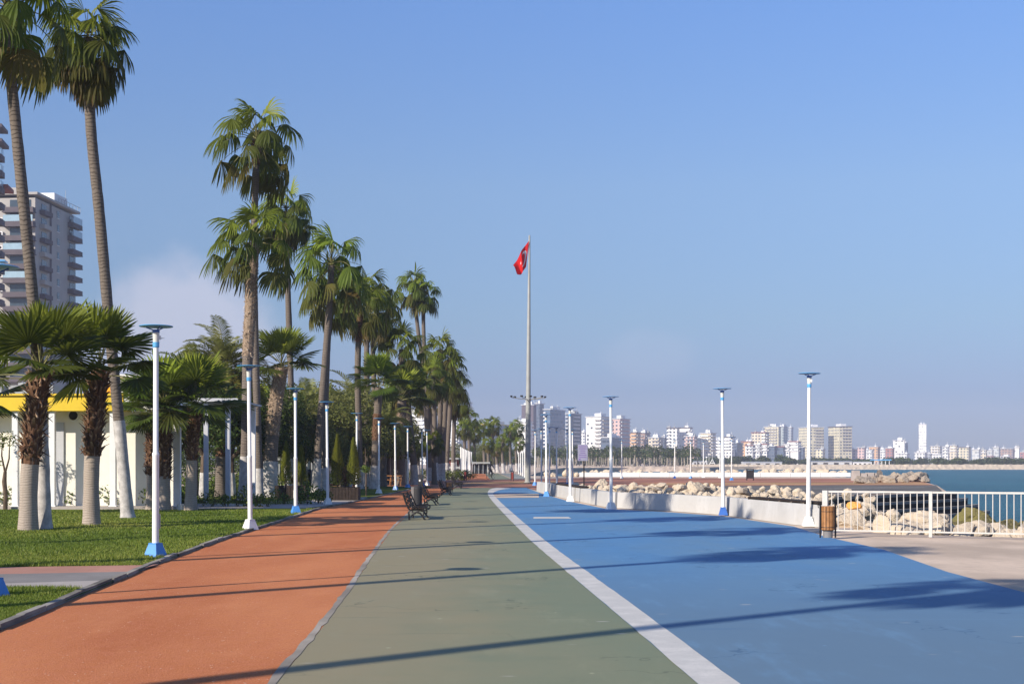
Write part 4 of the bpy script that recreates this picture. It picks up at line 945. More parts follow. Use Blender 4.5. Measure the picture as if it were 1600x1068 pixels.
def wall_at(u):
    s = u * lens[-1]
    for i in range(len(WV) - 1):
        if s <= lens[i + 1]: 
            d = (WV[i + 1] - WV[i]); return WV[i] + d * ((s - lens[i]) / d.length), Vector((d.y, -d.x)).normalized()
    return WV[-1], Vector((1, 0))
LR = 'pale boulder heaped behind the low sea wall'; GRK = 'boulders behind the sea wall'
def rubble(name, label, spots):
    m = MB(); r2 = random.Random(len(spots))
    for (x, y, z, s) in spots:
        vs_, fs = LOW[r2.randrange(len(LOW))]; a = r2.uniform(0, 6.28); ca, sa = math.cos(a) * s, math.sin(a) * s; b = len(m.v); k = s * r2.uniform(.7, 1.1)
        for v in vs_: m.vert((x + v.x * ca - v.y * sa, y + v.x * sa + v.y * ca, z + v.z * k))
        for f in fs: m.face([b + i for i in f])
    return tag(m.build(name, M['rock']), label, 'rubble', kind='stuff')
LOW = []
for k in range(4):
    bm = bmesh.new(); bmesh.ops.create_icosphere(bm, subdivisions=2, radius=1.0); r = random.Random(560 + k)
    pl = [(Vector((r.gauss(0, 1), r.gauss(0, 1), r.gauss(0, .8))).normalized(), r.uniform(.5, .8)) for _ in range(10)]
    for v in bm.verts:
        for n, d in pl:
            q = v.co.dot(n) - d
            if q > 0: v.co -= n * q
    bm.verts.index_update(); LOW.append(([v.co.copy() for v in bm.verts], [tuple(v.index for v in f.verts) for f in bm.faces])); bm.free()
sp = []
for i in range(800):
    u = .09 + .73 * rr.random(); p, n = wall_at(u); q = p + n * rr.uniform(.7, 8.0 if .25 < u < .7 else 4.4); sp.append((q.x, q.y, rr.uniform(.02, .55 if .25 < u < .7 else (.36 if u > .2 else .15)), rr.uniform(.12, .27)))
rubble('rubble', 'smaller pale stones filling the heap behind the sea wall', sp)
for i in range(105):
    u = rr.random(); u = .09 + .73 * u; p, n = wall_at(u); off = rr.uniform(.85, 7.5 if .25 < u < .7 else 4.2); q = p + n * off
    hmax = .58 if .25 < u < .75 else (.34 if u > .2 else .12)
    s = rr.uniform(.17, .38) * (1.1 if .25 < u < .7 else .9); boulder(rr.choice(ROCK if rr.random() < .82 else ROCKG), q.x, q.y, rr.uniform(.05, hmax) + .12 * (off < 4), s, LR, GRK)
boulder(ROCK[2], *at(1088, 771, 53)[:2], .55, .62, 'largest pale boulder of the heap behind the sea wall, standing highest', None)
o = inst('float_box', ROCK[3], None, at(1333, 791, 34.2), .4, (.21, .2, .16)); o.data = o.data.copy(); o.data.materials.clear(); o.data.materials.append(plain('faded_orange', (.75, .36, .10), .7, .2, .15, 8)); tag(o, 'small faded orange block lying on the boulders behind the railing', 'block')
boulder(ROCK[5], *at(1274, 779, 38.5)[:2], .52, .42, 'square pale boulder between the nearest wall lamp and the railing', None)
LF = 'pale boulder heaped behind the railing'; GFN = 'boulders behind the railing'
for i in range(100):
    x = rr.uniform(8.9, 14.0); y = 32.3 + rr.uniform(.5, 6.0) * (1 if x < 10.5 else max(.30, (15.5 - x) / 5)); edge = 31.9
    y += .35; s = rr.uniform(.22, .56); z = rr.uniform(-.16, .10) - .05 * max(0, y - 34.5) - .11 * max(0, x - 10.2)
    boulder(rr.choice(ROCK if rr.random() < .85 else ROCKG), x, y + .2, z, s, LF, GFN)
for x, y, z, s, k in [(9.1, 34.4, -.02, .66, 1), (10.2, 34.6, .04, .58, 3), (11.1, 33.8, -.08, .66, 6), (9.8, 33.6, -.05, .50, 4), (12.3, 33.4, -.18, .55, 0), (9.0, 37.2, .12, .5, 7)]:
    boulder(ROCK[k], x, y, z, s, 'large pale block of stone close behind the railing', 'large blocks behind the railing')
for i in range(32):
    x = rr.uniform(14.6, 22); y = rr.uniform(43, 57); 
    boulder(rr.choice(MOSS if rr.random() < .8 else ROCKG), x, y, rr.uniform(-1.15, -.55), rr.uniform(.5, 1.05), 'dark boulder grown with yellow green weed at the water', 'weedy boulders at the water')
for i in range(18):
    x = rr.uniform(10.5, 15.5); y = rr.uniform(37, 46); boulder(rr.choice(ROCKG + MOSS[:1]), x, y, -1.45 + rr.uniform(0, .35), rr.uniform(.5, .9), 'grey brown boulder low in the water between railing and jetty', 'low boulders in the water')
for i in range(22):
    px = 1334 + i * 5.3 + rr.uniform(-2, 2); Y = 112 + rr.uniform(-2, 10) + (px - 1334) * .05; p = at(px, HOR, Y); k = max(0, (px - 1368) / 70)
    if px < 1372 and rr.random() < .6: continue
    boulder(rr.choice(ROCKG), p.x, Y, rr.uniform(.0, .25) + .2 * min(1, k), rr.uniform(.5, .85), 'brown grey boulder lined up on the head of the jetty', 'boulders on the jetty head')
boulder(ROCKG[1], *at(1372, 745, 120)[:2], .4, .6, 'pointed boulder standing up on the jetty head', None).scale = (.5, .5, 1.0)
for i in range(4):
    x0 = 1332 + i * 11; p = at(x0 + 5, HOR, 128); m = MB(); hb = (.95, .7, .75, .7)[i]; m.box((0, 0, hb / 2), (10.2 / FPX * 128, 1.2, hb), top=(9.2 / FPX * 128, .95)); o = m.build('concrete_block', M['strip'], loc=(p.x, 128, 0)); tag(o, 'beige concrete block in the row left of the jetty boulders', 'concrete block', 'concrete blocks on the jetty')
root = thing('low_white_wall', 'long low white wall along the far side of the plaza', 'wall', (at(1100, 745, 165).x, 165, 0))
m = MB(); x0, x1 = at(905, 745, 165).x, at(1329, 745, 165).x; nseg = 9
for i in range(nseg):
    c = (x0 + x1) / 2; w = (x1 - x0) / nseg; m = MB(); m.box((x0 + w * (i + .5) - root.location.x, 0, .24), (w - .05, .35, .50), top=(w - .05, .30)); m.build('wall_segment', M['column_white'], root)
sp = []
for i in range(110):
    px = rr.uniform(845, 1330); Y = rr.uniform(166.3, 169); p = at(px, 740, Y); sp.append((p.x, Y, rr.uniform(.05, .5), rr.uniform(.3, .75)))
rubble('shore_rubble', 'pale rubble along the water behind the low white wall', sp)
# stepped face of the jetty
root = thing('stone_steps', 'dark stone steps with pale edges going down from the jetty to the water', 'steps', (JETTY_NEAR[0][0], JETTY_NEAR[0][1], 0)); o0 = Vector(JETTY_NEAR[0]); 
JN = [Vector(p) for p in JETTY_NEAR] + [Vector((25.6, 83.4))]
for k in range(4):
    a = offset(JN, .1 + k * .62); b = offset(JN, .1 + (k + 1) * .62); zt = -.06 - k * .36; m = MB(); e = MB()
    A = [m.vert((p[0] - o0.x, p[1] - o0.y, zt)) for p in a]; B = [m.vert((p[0] - o0.x, p[1] - o0.y, zt)) for p in b]; C = [m.vert((p[0] - o0.x, p[1] - o0.y, zt - .37)) for p in b]
    for i in range(len(a) - 1): m.face((A[i], A[i + 1], B[i + 1], B[i])); m.face((B[i], B[i + 1], C[i + 1], C[i]))
    st = m.build('step', M['steps_dark'], root)
    b1 = offset(JN, .1 + (k + 1) * .62 - .22); b2 = offset(JN, .1 + (k + 1) * .62 + .02)
    P1 = [e.vert((p[0] - o0.x, p[1] - o0.y, zt + .012)) for p in b1]; P2 = [e.vert((p[0] - o0.x, p[1] - o0.y, zt + .012)) for p in b2]; P3 = [e.vert((p[0] - o0.x, p[1] - o0.y, zt - .13)) for p in b2]
    for i in range(len(b1) - 1): e.face((P1[i], P1[i + 1], P2[i + 1], P2[i])); e.face((P2[i], P2[i + 1], P3[i + 1], P3[i]))
    e.build('step_edge', M['steps_tread'], st)

# ------------------------------------------------------------------ flagpole and flag
Yf = gz(753.5); fx = at(824.5, HOR, Yf).x; Hf = at(0, 368, Yf).z
root = thing('flagpole', 'tall grey tapering flagpole with a ring of floodlights', 'flagpole', (fx, Yf, 0)); root.rotation_euler.y = R(.42)
m = MB(); m.lathe([(.30, 0), (.30, .06), (.235, .08), (.205, Hf * .33), (.20, Hf * .335), (.14, Hf * .66), (.135, Hf * .665), (.075, Hf - .3), (.07, Hf), (.02, Hf + .04)], 20); m.build('pole', M['pole_metal'], root, True)
zr = at(0, 621, Yf).z
m = MB(); m.lathe([(.22, zr - .25), (.24, zr - .2), (.24, zr - .08), (.22, zr - .04)], 16); m.build('lamp_collar', M['grey_metal'], root)
for k in range(8):
    a = k * math.pi / 4 + .25; L = (1.45, 1.1, .75, 1.3)[k % 4]; c, s = math.cos(a), math.sin(a); m = MB()
    m.tube([(.2 * c, .2 * s, zr - .15), (L * c, L * s, zr)], .028, 6); ar = m.build('lamp_arm', M['grey_metal'], root)
    m = MB(); m.box((L * c, L * s, zr + .09), (.22, .12, .13), a + 1.57, top=(.18, .16)); m.build('floodlight', M['dark_grey'], ar)
def flag():
    rows, colz = 40, 56; mb = MB(); px2m = Yf / FPX; hoist_top = (826.6, 376.5); hoist_bot = (822.0, 417); fly_top = (802.5, 415); fly_bot = (810, 431)
    for j in range(rows + 1):
        v = j / rows                                     # 0 = top edge
        for i in range(colz + 1):
            u = i / colz                                 # 0 = hoist
            hx = hoist_top[0] + (hoist_bot[0] - hoist_top[0]) * v; hy = hoist_top[1] + (hoist_bot[1] - hoist_top[1]) * v
            ex = fly_top[0] + (fly_bot[0] - fly_top[0]) * v; ey = fly_top[1] + (fly_bot[1] - fly_top[1]) * v
            fold = math.sin(u * 9.5 + v * 1.2) * (.18 + .30 * u) * min(1, u * 4); sag = 3.0 * math.sin(math.pi * u) * (v - .4)
            x = hx + (ex - hx) * u + .9 * math.sin(u * 9.5 + 1 + v) * u; y = hy + (ey - hy) * (u ** 1.08) + sag + 2.2 * u * math.sin(v * 7 + u * 2.5) * (.3 + .7 * v)
            p = at(x, y, Yf); mb.vert((p.x - fx, -.12 - .35 * u + fold * .75 * min(1, u * 2), p.z), .5)
    for j in range(rows):
        for i in range(colz):
            a = j * (colz + 1) + i; mb.face((a, a + 1, a + colz + 2, a + colz + 1))
    t = NT('flag_cloth'); uv = t.new('ShaderNodeUVMap'); s = t.new('ShaderNodeSeparateXYZ'); t.link(uv.outputs[0], s.inputs[0])
    def disc(cx, cy, rad):
        x = t.math('SUBTRACT', t.math('MULTIPLY', s.outputs[0], 1.5), cx); y = t.math('SUBTRACT', s.outputs[1], cy)
        return t.math('LESS_THAN', t.math('SQRT', t.math('ADD', t.math('MULTIPLY', x, x), t.math('MULTIPLY', y, y))), rad)
    cres = t.math('MULTIPLY', disc(.50, .5, .33), t.math('SUBTRACT', 1.0, disc(.605, .5, .265)))
    sx = t.math('SUBTRACT', t.math('MULTIPLY', s.outputs[0], 1.5), .93); sy = t.math('SUBTRACT', s.outputs[1], .5)
    ang = t.math('ARCTAN2', sy, sx); rad = t.math('SQRT', t.math('ADD', t.math('MULTIPLY', sx, sx), t.math('MULTIPLY', sy, sy)))
    sec = t.math('SUBTRACT', t.math('MODULO', t.math('ADD', ang, 12.566 + 3.14159 + .6283), 1.25664), .6283)
    star = t.math('LESS_THAN', t.math('MULTIPLY', rad, t.math('COSINE', t.math('SUBTRACT', .6283, t.math('ABSOLUTE', sec)))), .053)
    star = t.math('MULTIPLY', t.math('LESS_THAN', rad, .13), star)
    col = t.mix(t.math('MAXIMUM', cres, star), (.66, .018, .020), (.78, .72, .72)); t.color(col, .75, .15)
    tr = t.new('ShaderNodeBsdfTranslucent'); t.link(col, tr.inputs[0]); mx = t.new('ShaderNodeMixShader'); mx.inputs[0].default_value = .25
    t.link(t.p.outputs[0], mx.inputs[1]); t.link(tr.outputs[0], mx.inputs[2]); t.link(mx.outputs[0], t.out.inputs[0])
    o = mb.build('flag', t.mat, None, True, (fx, Yf, 0)); me = o.data; uvl = me.uv_layers.new(name='UVMap')
    for lp in me.loops:
        j, i = divmod(lp.vertex_index, colz + 1); uvl.data[lp.index].uv = (i / colz, 1 - j / rows)
    o.location = (fx, Yf - .02, 0)
    tag(o, 'red flag with white crescent hanging from the top of the flagpole', 'flag')
flag()

# ------------------------------------------------------------------ cream building, pergola, pavilion, kiosk
def cream_building():
    Y = 50.4; x0 = at(-130, HOR, Y).x; x1 = at(283, HOR, Y).x; root = thing('garden_restaurant', 'long low cream building with yellow roof edge and white columns behind the lawn', 'building', ((x0 + x1) / 2, Y, 0)); cx = root.location.x
    Hh = at(0, 641, Y - 1.2).z; w = x1 - x0
    m = MB(); back = at(283, HOR, Y + 8).x - cx - .25; q4 = [(-w / 2, 0), (w / 2, 0), (back, 8), (-w / 2, 8)]
    lo = [m.vert((x, y, 0)) for x, y in q4]; hi = [m.vert((x, y, Hh)) for x, y in q4]; m.face(hi)
    for k in range(4): m.face((lo[k], lo[(k + 1) % 4], hi[(k + 1) % 4], hi[k]))
    m.build('wall', M['cream'], root)
    zt = at(0, 617, Y - 1.3).z
    xr = at(188, HOR, Y - 1.3).x
    m = MB(); m.box(((x0 - 1 + xr) / 2 - cx, -.38, (Hh + zt) / 2), (xr - x0 + 1, 1.1, zt - Hh)); m.build('yellow_fascia', M['yellow'], root)
    m = MB(); m.box(((x0 - 1 + xr) / 2 - cx, -.40, zt + .035), (xr - x0 + 1.06, 1.22, .07)); m.build('roof_edge', M['yellow'], root)
    a, b = at(163, HOR, Y + .5).x, at(298, HOR, Y + .5).x; z2 = at(0, 591, Y + .5).z
    b -= .35; m = MB(); m.box(((a + b) / 2 - cx, 1.1, (zt + z2) / 2 - .1), (b - a, 2.0, z2 - zt + .25)); m.build('parapet', M['column_white'], root)
    m = MB(); m.box(((a + b) / 2 - cx, 1.05, z2 + .07), (b - a + .3, 2.3, .09)); m.build('parapet_coping', M['column_white'], root)
    m = MB(); m.box(((xr + x1) / 2 - cx, -.35, (Hh + zt) / 2 + .02), (x1 - xr, 1.1, zt - Hh - .06)); m.build('white_fascia', M['column_white'], root)
    star = MB(); pts = []
    p = at(171.5, 608, Y + .06)
    for k in range(10):
        rad = .23 if k % 2 == 0 else .095; an = math.pi / 2 + k * math.pi / 5; pts.append((p.x - cx + rad * math.cos(an), p.z + rad * math.sin(an)))
    f = [star.vert((x, .04, z)) for x, z in pts]; bk = [star.vert((x, .09, z)) for x, z in pts]; star.face(f); 
    for i in range(10): star.face((f[i], bk[i], bk[(i + 1) % 10], f[(i + 1) % 10]))
    star.build('star_emblem', M['orange'], root)
    for px in (24.5, 82, 177, 277, -60):
        q = at(px, HOR, Y - .72); m = MB(); m.box((q.x - cx, -.72, Hh / 2), (.20 if px < 270 else .24, .20, Hh - .01)); m.box((q.x - cx, -.72, .08), (.28, .28, .16)); m.build('column', M['column_white'], root)
    q = at(114.5, 646.5, Y - .03); m = MB(); rim = [(q.x - cx + .19 * math.cos(k * math.pi / 12), -.03, q.z - .05 + .19 * math.sin(k * math.pi / 12)) for k in range(25)]; m.tube(rim, .03, 8, cap=False); w_ = m.build('round_window', M['column_white'], root, True)
    m = MB(); c = [m.vert((x, -.012, z)) for x, y, z in rim[:-1]]; m.face(c); m.build('window_opening', M['dark_hole'], w_)
    q = at(76, 700, Y); m = MB(); m.box((q.x - cx, -.05, q.z + .2), (.26, .12, .5)); m.build('wall_box', M['grey_metal'], root)
    q = at(84, HOR, Y); m = MB(); m.box((q.x - cx + .12, -.03, 1.55), (.5, .06, 3.1)); m.build('door_leaf', M['pale_wall'], root)
    for px in (40, 150):
        q = at(px, 712, Y); m = MB(); m.box((q.x - cx, -.008, q.z), (.012, .016, 3.0)); m.build('panel_joint', M['pale_wall'], root)
    m = MB(); m.box((0, -.6, .06), (w, 1.2, .12)); m.build('plinth', M['strip'], root)
    for i, px in enumerate((-10, 40, 70)):
        q = at(px, HOR, Y + 5); m = MB(); m.box((q.x - cx, 5, Hh + .6), (.9, .8, 1.2)); m.lathe([(.28, Hh + 1.2), (.28, Hh + 1.3), (.05, Hh + 1.36)], 12, (q.x - cx, 5, 0)); m.build('roof_unit', M['grey_metal'], root)
cream_building()
tag(MB().lathe([(.12, 0), (.15, .22), (.155, .23), (.14, .235), (.13, .06)], 14).build('bucket', M['white'], None, True, ground(283, 797.5)), 'small pale bucket on the grass at the foot of a squat palm', 'bucket')
def pergola():
    Y = 57; root = thing('pergola', 'white pergola posts under a thin dark roof right of the cream building', 'pergola', (at(345, HOR, Y).x, Y, 0)); cx = root.location.x; zt = at(0, 628, Y).z
    for px, y in ((322, 0), (356, .6)):
        q = at(px, HOR, Y + y); m = MB(); m.box((q.x - cx, y, zt / 2), (.17, .17, zt)); m.build('post', M['pale_wall'], root)  # front posts and roof edge: their shade is put into the grey colour
    for px, y in ((322, 4.5), (362, 4.8)):
        q = at(px, HOR, Y); m = MB(); m.box((q.x - cx, y, zt / 2), (.17, .17, zt)); m.build('post', M['column_white'], root)
    a, b = at(300, HOR, Y).x, at(380, HOR, Y).x
    m = MB(); b = at(374, HOR, Y).x; m.box(((a + b) / 2 - cx, 2.4, zt + .05), (b - a, 5.4, .07)); m.build('roof', M['pale_wall'], root); m = MB(); m.box(((a + b) / 2 - cx, -.55, zt + .10), (b - a + .1, .06, .07)); m.build('roof_edge', M['pale_wall'], root)
pergola()
def pavilion():
    Y = 104; c = at(616, HOR, Y); root = thing('garden_pavilion', 'grey open pavilion with dark pointed roof behind the lamps', 'pavilion', (c.x, Y, 0)); w = 36 / FPX * Y; h = at(0, 713, Y).z
    for sx in (-1, -.33, .33, 1):
        for sy in (0, 2.2):
            m = MB(); m.box((sx * w / 2, sy, h / 2), (.10, .10, h)); m.build('post', M['pole_metal'], root)
    m = MB(); m.box((0, 1.1, h + .06), (w + .4, 2.8, .12)); m.box((0, 1.1, h + .32), (w * .9, 2.4, .4), top=(.5, .4)); m.build('roof', M['dark_grey'], root)
    for sx in (-.66, 0, .66):
        m = MB(); m.box((sx * w / 2, 2.25, h / 2), (w / 3 - .16, .04, h - .2)); m.build('screen', M['mid_grey'], root)
pavilion()
for px, lab in ((606, 'orange wooden picnic table before the pavilion, left one'), (622, 'yellowish wooden picnic table before the pavilion, right one')):
    Y = 100; root = thing('picnic_table', lab, 'picnic table', (at(px, HOR, Y).x, Y, 0)); m = MB(); m.box((0, 0, .72), (.62, .7, .07)); m.build('tabletop', M['bin_wood'], root)
    for s in (-1, 1):
        m = MB(); m.box((s * .22, 0, .36), (.07, .5, .66)); m.build('leg', M['bin_wood'], root); m = MB(); m.box((0, s * .55, .44), (.62, .22, .05)); m.box((-.2, s * .55, .21), (.05, .15, .41)); m.box((.2, s * .55, .21), (.05, .15, .41)); m.build('seat', M['bin_wood'], root)
def kiosk(label, x0, x1, ytop, Y, name, wallm, roofm, n=4):
    a, b = at(x0, HOR, Y), at(x1, HOR, Y); w = b.x - a.x; h = at(0, ytop, Y).z; root = thing(name, label, 'kiosk', ((a.x + b.x) / 2, Y, 0))
    m = MB(); m.box((0, 1.6, h / 2 - .1), (w * .96, 2.6, h - .2)); m.build('wall', M[wallm], root); m = MB(); m.box((0, 1.2, h), (w * 1.06, 4.0, .22)); m.build('roof', M[roofm], root)
    for i in range(n):
        m = MB(); x = -w / 2 + w * (i + .5) / n; m.box((x, -.45, h / 2 - .05), (.09, .09, h - .12)); m.build('post', M['grey_metal'], root); m = MB(); m.box((x, .27, h * .5), (w / n * .6, .05, h * .45)); m.build('window', M['glass'], root)
kiosk('dark kiosk with pale flat roof at the end of the red path', 738, 765, 722.5, 205, 'dark_kiosk', 'dark_grey', 'pole_metal')
kiosk('small red walled kiosk between the palms at the grey trunk clump', 698, 716, 716, 172, 'red_kiosk', 'roof_red', 'grey_metal', 3)
kiosk('blue grey shuttered kiosk left of the white posts', 699, 719, 730, 160, 'shuttered_kiosk', 'mid_grey', 'pole_metal', 3)
kiosk('low grey shelter under the dark trees behind the left planter', 470, 492, 704, 100, 'grey_shelter', 'dark_grey', 'pole_metal', 3)
kiosk('pale garden hut seen under the dark trees beside the stout palm', 398, 446, 716, 96, 'garden_hut', 'cream', 'pole_metal', 3)
# hedge-like beds at the feet of the park trees
for i, (px, Y, sx, lab) in enumerate([(330, 72, 3.2, 'clipped green hedge under the trees behind the pergola'), (400, 84, 3.4, 'clipped green hedge behind the two slim trunks'), (640, 150, 4.0, 'low hedge at the far end of the lawn'), (706, 132, 2.6, 'low olive hedge beside the farthest bench'), (470, 100, 5.0, 'dark hedge behind the planters'), (560, 112, 6.0, 'dark hedge behind the sapling')]):
    m = MB(); leaf_cloud(m, [(0, 0, .45, sx, .7, .55), (-sx * .4, .1, .5, sx * .5, .6, .6), (sx * .4, -.1, .5, sx * .5, .6, .6)], 2600, .085, random.Random(60 + i)); o = m.build('hedge', M['hedge'] if i not in (4, 5) else M['broadleaf'], None, False, (at(px, HOR, Y).x, Y, 0)); tag(o, lab, 'hedge')
#__PART4__
# ------------------------------------------------------------------ cyclist
def skin_body(name, joints, edges, mat, parent=None, sub=2):
    me = bpy.data.meshes.new(name); me.from_pydata([j[0] for j in joints], edges, []); o = bpy.data.objects.new(name, me); COL.objects.link(o)
    md = o.modifiers.new('skin', 'SKIN'); md.use_smooth_shade = True; s = o.modifiers.new('sub', 'SUBSURF'); s.levels = sub; s.render_levels = sub
    for i, j in enumerate(joints): me.skin_vertices[0].data[i].radius = (j[1], j[1])
    me.skin_vertices[0].data[0].use_root = True; me.materials.append(mat)
    if parent: o.parent = parent
    return o
def cyclist():
    Y = gz(748.5); c = at(766.5, HOR, Y); rz = R(62)
    b = thing('bicycle', 'dark bicycle ridden along the far green path', 'bicycle', (c.x, Y, 0.01), rz); r_ = .32
    for x in (-.52, .52):
        m = MB(); m.tube([(x + r_ * math.cos(k * math.pi / 14), 0, .34 + r_ * math.sin(k * math.pi / 14)) for k in range(29)], .022, 6, cap=False); wh = m.build('wheel', M['iron'], b, True)
        m = MB(); m.tube([(x + .295 * math.cos(k * math.pi / 14), 0, .34 + .295 * math.sin(k * math.pi / 14)) for k in range(29)], .010, 5, cap=False)
        for k in range(10): m.tube([(x, 0, .34), (x + .29 * math.cos(k * .628), 0, .34 + .29 * math.sin(k * .628))], .003, 3, cap=False)
        m.build('rim', M['grey_metal'], wh)
    m = MB()
    for a, e in [((-.52, 0, .34), (-.08, 0, .32)), ((-.52, 0, .34), (-.2, 0, .80)), ((-.08, 0, .32), (-.22, 0, .92)), ((-.2, 0, .78), (.36, 0, .82)), ((-.08, 0, .32), (.38, 0, .76)), ((.35, 0, .95), (.52, 0, .34))]: m.tube([a, e], .018, 6)
    m.build('frame', M['dark_grey'], b)
    m = MB(); m.tube([(.30, -.27, 1.02), (.36, -.1, 1.0), (.36, .1, 1.0), (.30, .27, 1.02)], .014, 6); m.tube([(.36, 0, 1.0), (.35, 0, .93)], .016, 6); m.build('handlebar', M['iron'], b)
    m = MB(); m.box((-.23, 0, .95), (.26, .15, .06), top=(.24, .08)); m.build('saddle', M['iron'], b)
    m = MB(); m.tube([(-.08, -.13, .18), (-.08, -.1, .32), (-.08, .1, .32), (-.08, .13, .46)], .012, 5); m.box((-.08, -.17, .18), (.09, .08, .02)); m.box((-.08, .17, .46), (.09, .08, .02)); m.build('pedals', M['iron'], b)
    P = thing('person', 'cyclist in dark clothes riding away on the far green path', 'person', (c.x, Y, 0.01), rz)
    J = [((-.22, 0, 1.02), .13), ((-.17, 0, 1.18), .125), ((-.08, 0, 1.36), .145), ((-.03, 0, 1.46), .11), ((.0, 0, 1.53), .055), ((.03, 0, 1.62), .085), ((.045, 0, 1.70), .088),
         ((-.04, .18, 1.43), .062), ((.08, .26, 1.22), .046), ((.29, .25, 1.06), .036), ((-.04, -.18, 1.43), .062), ((.08, -.26, 1.22), .046), ((.29, -.25, 1.06), .036),
         ((-.17, .10, .98), .098), ((.17, .12, .88), .070), ((-.03, .16, .50), .046), ((.06, .17, .47), .034),
         ((-.17, -.10, .98), .098), ((.12, -.12, .66), .070), ((-.10, -.16, .24), .046), ((.0, -.17, .20), .034)]
    E_ = [(0, 1), (1, 2), (2, 3), (3, 4), (4, 5), (5, 6), (3, 7), (7, 8), (8, 9), (3, 10), (10, 11), (11, 12), (0, 13), (13, 14), (14, 15), (15, 16), (0, 17), (17, 18), (18, 19), (19, 20)]
    skin_body('body', J, E_, plain('dark_clothes', (.022, .024, .034), .85, .15, .2, 5), P)
    m = MB(); m.lathe([(.085, 0), (.098, .05), (.085, .10), (.03, .135)], 14); h = m.build('hair', plain('dark_hair', (.012, .01, .009), .7, .2, .2, 9), P, True); h.location = (.035, 0, 1.675)
    m = MB(); m.lathe([(.03, -.07), (.07, -.03), (.074, .02), (.05, .05)], 14); f = m.build('face', plain('skin', (.42, .25, .17), .6, .3, .08, 9), P, True); f.location = (.075, 0, 1.66)
    for s in (-1, 1):
        m = MB(); m.box((0, 0, 0), (.09, .07, .035), top=(.06, .05))
        for q in range(4): m.tube([(.03, -.03 + q * .02, .0), (.065, -.03 + q * .02, -.005), (.07, -.03 + q * .02, -.035)], .009, 5)
        m.tube([(-.02, s * .0 - .035, 0), (.03, -.05, -.02)], .010, 5); hd = m.build('hand', bpy.data.materials['skin'], P); hd.location = (.31, s * .25, 1.045)
cyclist()

